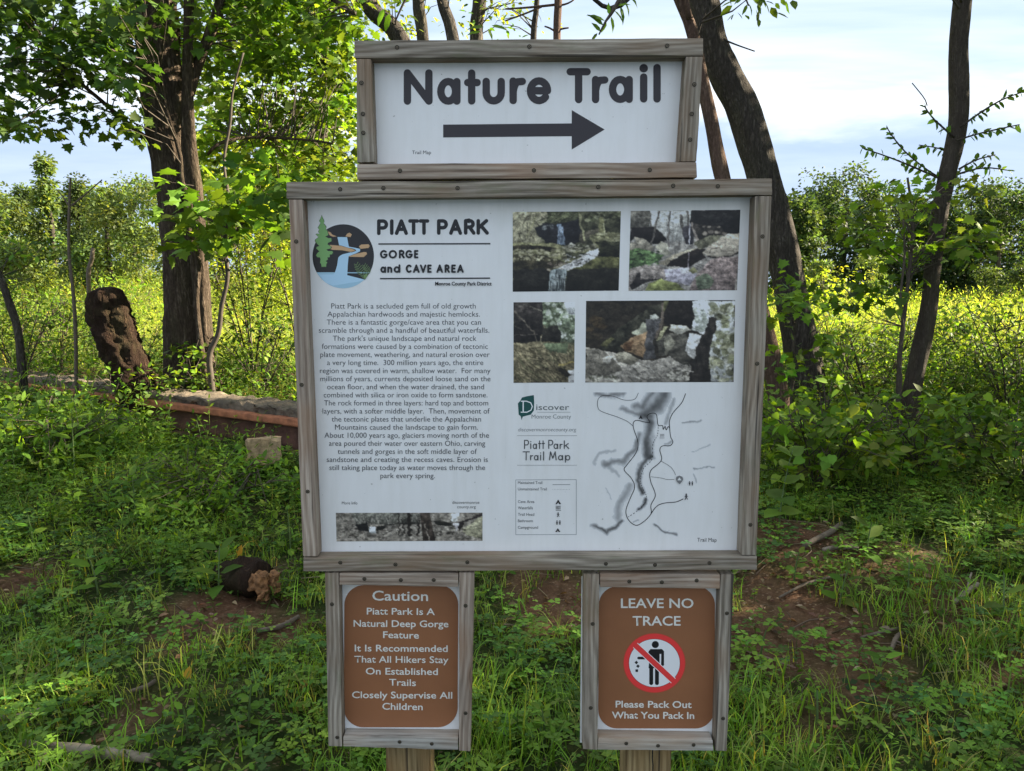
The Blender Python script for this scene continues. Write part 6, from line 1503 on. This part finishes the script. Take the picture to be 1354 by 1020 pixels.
# ------------------------------------------------------------------ distant trees
def far_tree(px, top, Y, wpx, cols, label, size=.2, nl=5200, name='distant_tree', shape=1.0, low=0.15, group=None, cat='tree', lobes=9, conif=False, mid=0):
    b = onY(px, 390, Y); gz = float(H(b.x, Y)); k = mpp(b); h = onY(px, top, Y).z - gz; w = wpx * k
    t = thing(name, (b.x, Y, gz), label, cat, group); tr = [(b.x, Y, gz + h * .8, .02 + h * .002), (b.x + rs.normal(0, .1), Y, gz + h * .5, .012 * h + .02), (b.x, Y, gz - .1, .02 * h + .03)]
    tube('trunk', tr, M_BARKC, t, 8, .04, 1, step=.5)
    f = Fol(); N = 0; low -= .06
    if conif:
        c = []
        for i in range(110):
            u = rs.rand() ** 1.3; r = w / 2 * (1 - u) * rs.rand() ** .5; a = rs.uniform(0, 6.28); c.append((b.x + r * math.cos(a), Y + r * math.sin(a), gz + h * (low + (1 - low) * u)))
        c = np.array(c); R = w * .16
    else:
        c = []
        for i in range(lobes):
            u = i / max(1, lobes - 1); zc = gz + h * (low + .08 + (.80 - low) * u); rr = w / 2 * math.sin(math.pi * min(.97, .25 + .62 * u)) * .72
            a = rs.uniform(0, 6.28); q = rr * (.75 if i < lobes - 1 else .1); lc = (b.x + q * math.cos(a), Y + q * math.sin(a), zc)
            kk = rs.uniform(.6, 1.35); c.append(ell(lc, (w * .22 * kk, w * .22 * kk, h * .13 * kk), int(15 * kk) + 3, rs))
        c = np.concatenate(c); c = c[c[:, 2] < gz + h * .97]; R = w * .085
    leaf_cloud(f, c, max(4, int(nl / len(c))), R, size, cols, LEAF_Q, rs, tilt=.8, flat=.7, jitter=.3)
    if size > .4: pass
    f.build('crown', t, kind='stuff'); return t
FAR = [(.06, .095, .035), (.08, .12, .038), (.048, .078, .03)]
FARS = [(.12, .175, .06), (.15, .20, .07), (.09, .14, .05)]
FARG = [(.042, .075, .03), (.055, .092, .034), (.033, .058, .026)]
fr = 'trees along the far edge of the field on the right'
spots = [(1040, 262, 48, 60, FARS, 'rounded pale green crown next to the scaly trunk, at the far field edge'), (1075, 252, 58, 80, FAR, 'medium dark crown just left of the tallest far tree'),
         (1112, 222, 60, 110, FAR, 'tallest rounded tree on the far field edge, right of the signs'), (1150, 238, 62, 90, FARS, 'brownish green crown adjoining the tallest far tree on its right'),
         (1195, 262, 66, 90, FAR, 'lower crown behind the young maple leaves'), (1232, 268, 60, 80, FARS, 'far crown seen just behind the slender right tree'),
         (1275, 242, 60, 100, FAR, 'tall far crown immediately right of the slender tree'), (1318, 246, 56, 90, FAR, 'broad far crown second from the right edge'), (1362, 240, 60, 110, FAR, 'far crown cut by the right edge of the view'),
         (1420, 250, 62, 120, FAR, 'far crown beyond the right edge'), (985, 270, 60, 110, FAR, 'far crown hidden mostly behind the large sign')]
for px, top, Y, w, c, lab in spots: far_tree(px, top - 8, Y, w * 1.5, FARG if c is FAR else FARG + FARS[2:], lab, size=.30, nl=6200, group=fr, low=.0, lobes=12)
for i, (px, top) in enumerate(((480, 235), (550, 228), (615, 245), (685, 232), (750, 240), (820, 226), (885, 242), (950, 236))):
    far_tree(px, top, 58 + 3 * (i % 3), 130, FARG, 'far crown at the field edge, hidden behind the large information sign', size=.34, nl=3000, group=fr, low=0, lobes=10)
for i, (px, lab) in enumerate(((1000, 'shadowy woods behind the large sign'), (1060, 'shadowy crown filling the gap beside the scaly trunk'), (1130, 'shadowy crown behind the tallest far tree'), (1215, 'shadowy crown between the tallest far tree and the slender tree'), (1290, 'shadowy crown behind the far trees right of the slender tree'), (1365, 'shadowy crown behind the far trees at the right edge'))):
    far_tree(px, 255, 74, 150, FARG, 'deep green ' + lab, size=.42, nl=4200, group=fr, low=-.02, lobes=12)
for px, top, Y, w, lab in ((1085, 345, 30, 60, 'low light green bush in front of the far trees, near the scaly trunk'), (1150, 335, 34, 70, 'sunlit bush below the tallest far tree'), (1300, 352, 38, 80, 'dark low bush at the far field edge on the right'), (1352, 350, 36, 60, 'small dark bush at the far field edge, by the right edge')):
    far_tree(px, top, Y, w, FARS if px < 1200 else FAR, lab, size=.14, nl=2600, name='distant_bush', cat='bush', group='bushes at the far edge of the field', low=0, lobes=6)
fl = 'trees behind the sunny field on the left'
for px, top, Y, w, c, lab, con in ((-30, 262, 24, 90, FARS, 'leafy tree cut by the left edge', False), (12, 252, 26, 60, FARS, 'pale feathery tree at the far left edge', False), (42, 250, 30, 50, FAR, 'slightly darker small tree second from the left edge', True),
      (72, 205, 27, 45, FARS, 'tall narrow pointed tree, highest on the left skyline', True), (112, 238, 31, 60, FAR, 'mid green conical tree behind the forked sapling', True), (150, 240, 25, 80, FARS, 'rounded tree left of the thick trunk', False),
      (190, 228, 30, 80, FARS, 'lush tree just touching the left side of the thick trunk', False), (290, 190, 26, 110, FARS, 'sunlit tree seen right of the thick trunk', False), (350, 180, 22, 110, SUNNY[:3], 'bright yellow green tree between the young maple and the sign', False),
      (430, 150, 24, 120, SUNNY[:3], 'bright tree behind the left corner of the upper sign', False)):
    far_tree(px, top, Y, w * (1.5 if con else 1.75), c, lab, size=.14, nl=6800, group=fl, conif=con, low=.0, lobes=13)
for px, top, Y, w, c, lab in ((-10, 235, 50, 140, FAR, 'dark woods tree far behind the left edge'), (90, 245, 52, 140, FAR, 'dark woods tree far behind the pointed tree'), (180, 240, 50, 140, FAR, 'dark woods tree far behind the thick trunk'), (300, 240, 48, 160, FAR, 'dark woods tree far behind the young maple')):
    far_tree(px, top, Y, w, c, lab, size=.26, nl=5000, group=fl, low=0)
# sunlit maples behind the thick trunk (fill between the trunk and the signs)
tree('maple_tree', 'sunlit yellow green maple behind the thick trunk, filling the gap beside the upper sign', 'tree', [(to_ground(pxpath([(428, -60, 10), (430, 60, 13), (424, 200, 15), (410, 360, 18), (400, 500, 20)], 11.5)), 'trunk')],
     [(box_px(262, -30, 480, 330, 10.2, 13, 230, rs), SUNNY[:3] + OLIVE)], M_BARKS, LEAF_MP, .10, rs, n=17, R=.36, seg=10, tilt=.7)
# wood on the right that shades the clearing
wd = 'trees of the wood edge right of the clearing'
WL = ['wood edge tree nearest the field, right of the view', 'second wood edge tree counted from the field', 'third wood edge tree counted from the field', 'tall tree behind the two wood edge trees nearest the field',
      'tall tree behind the second and third wood edge trees', 'wood edge tree level with the signs']
for i, (x, y, h, r) in enumerate(((8.2, 7.6, 8.5, 1.9), (8.6, 5.2, 9, 2.0), (8.6, 3.0, 8.5, 2.0), (11, 6.6, 10.5, 2.2), (11.4, 3.8, 10.5, 2.2), (9, .8, 9, 2.2))):
    z = float(H(x, y)); t = thing('woodland_tree', (x, y, z), WL[i], 'tree', wd)
    tube('trunk', [(x + .2, y, z + h * .9, .05), (x, y + .1, z + h * .4, .12), (x, y, z - .1, .17)], M_BARKC, t, 10, .05, i, step=.3)
    f = Fol(); c = np.concatenate([ell((x, y, z + h * .58), (r, r, h * .42), 240, rs), ell((x, y, z + 1.1), (r, r, 1.0), 70, rs)])
    leaf_cloud(f, c, 14, .4, .2, DEEP + GREEN, LEAF_Q, rs, tilt=.8); f.build('crown', t, kind='stuff')
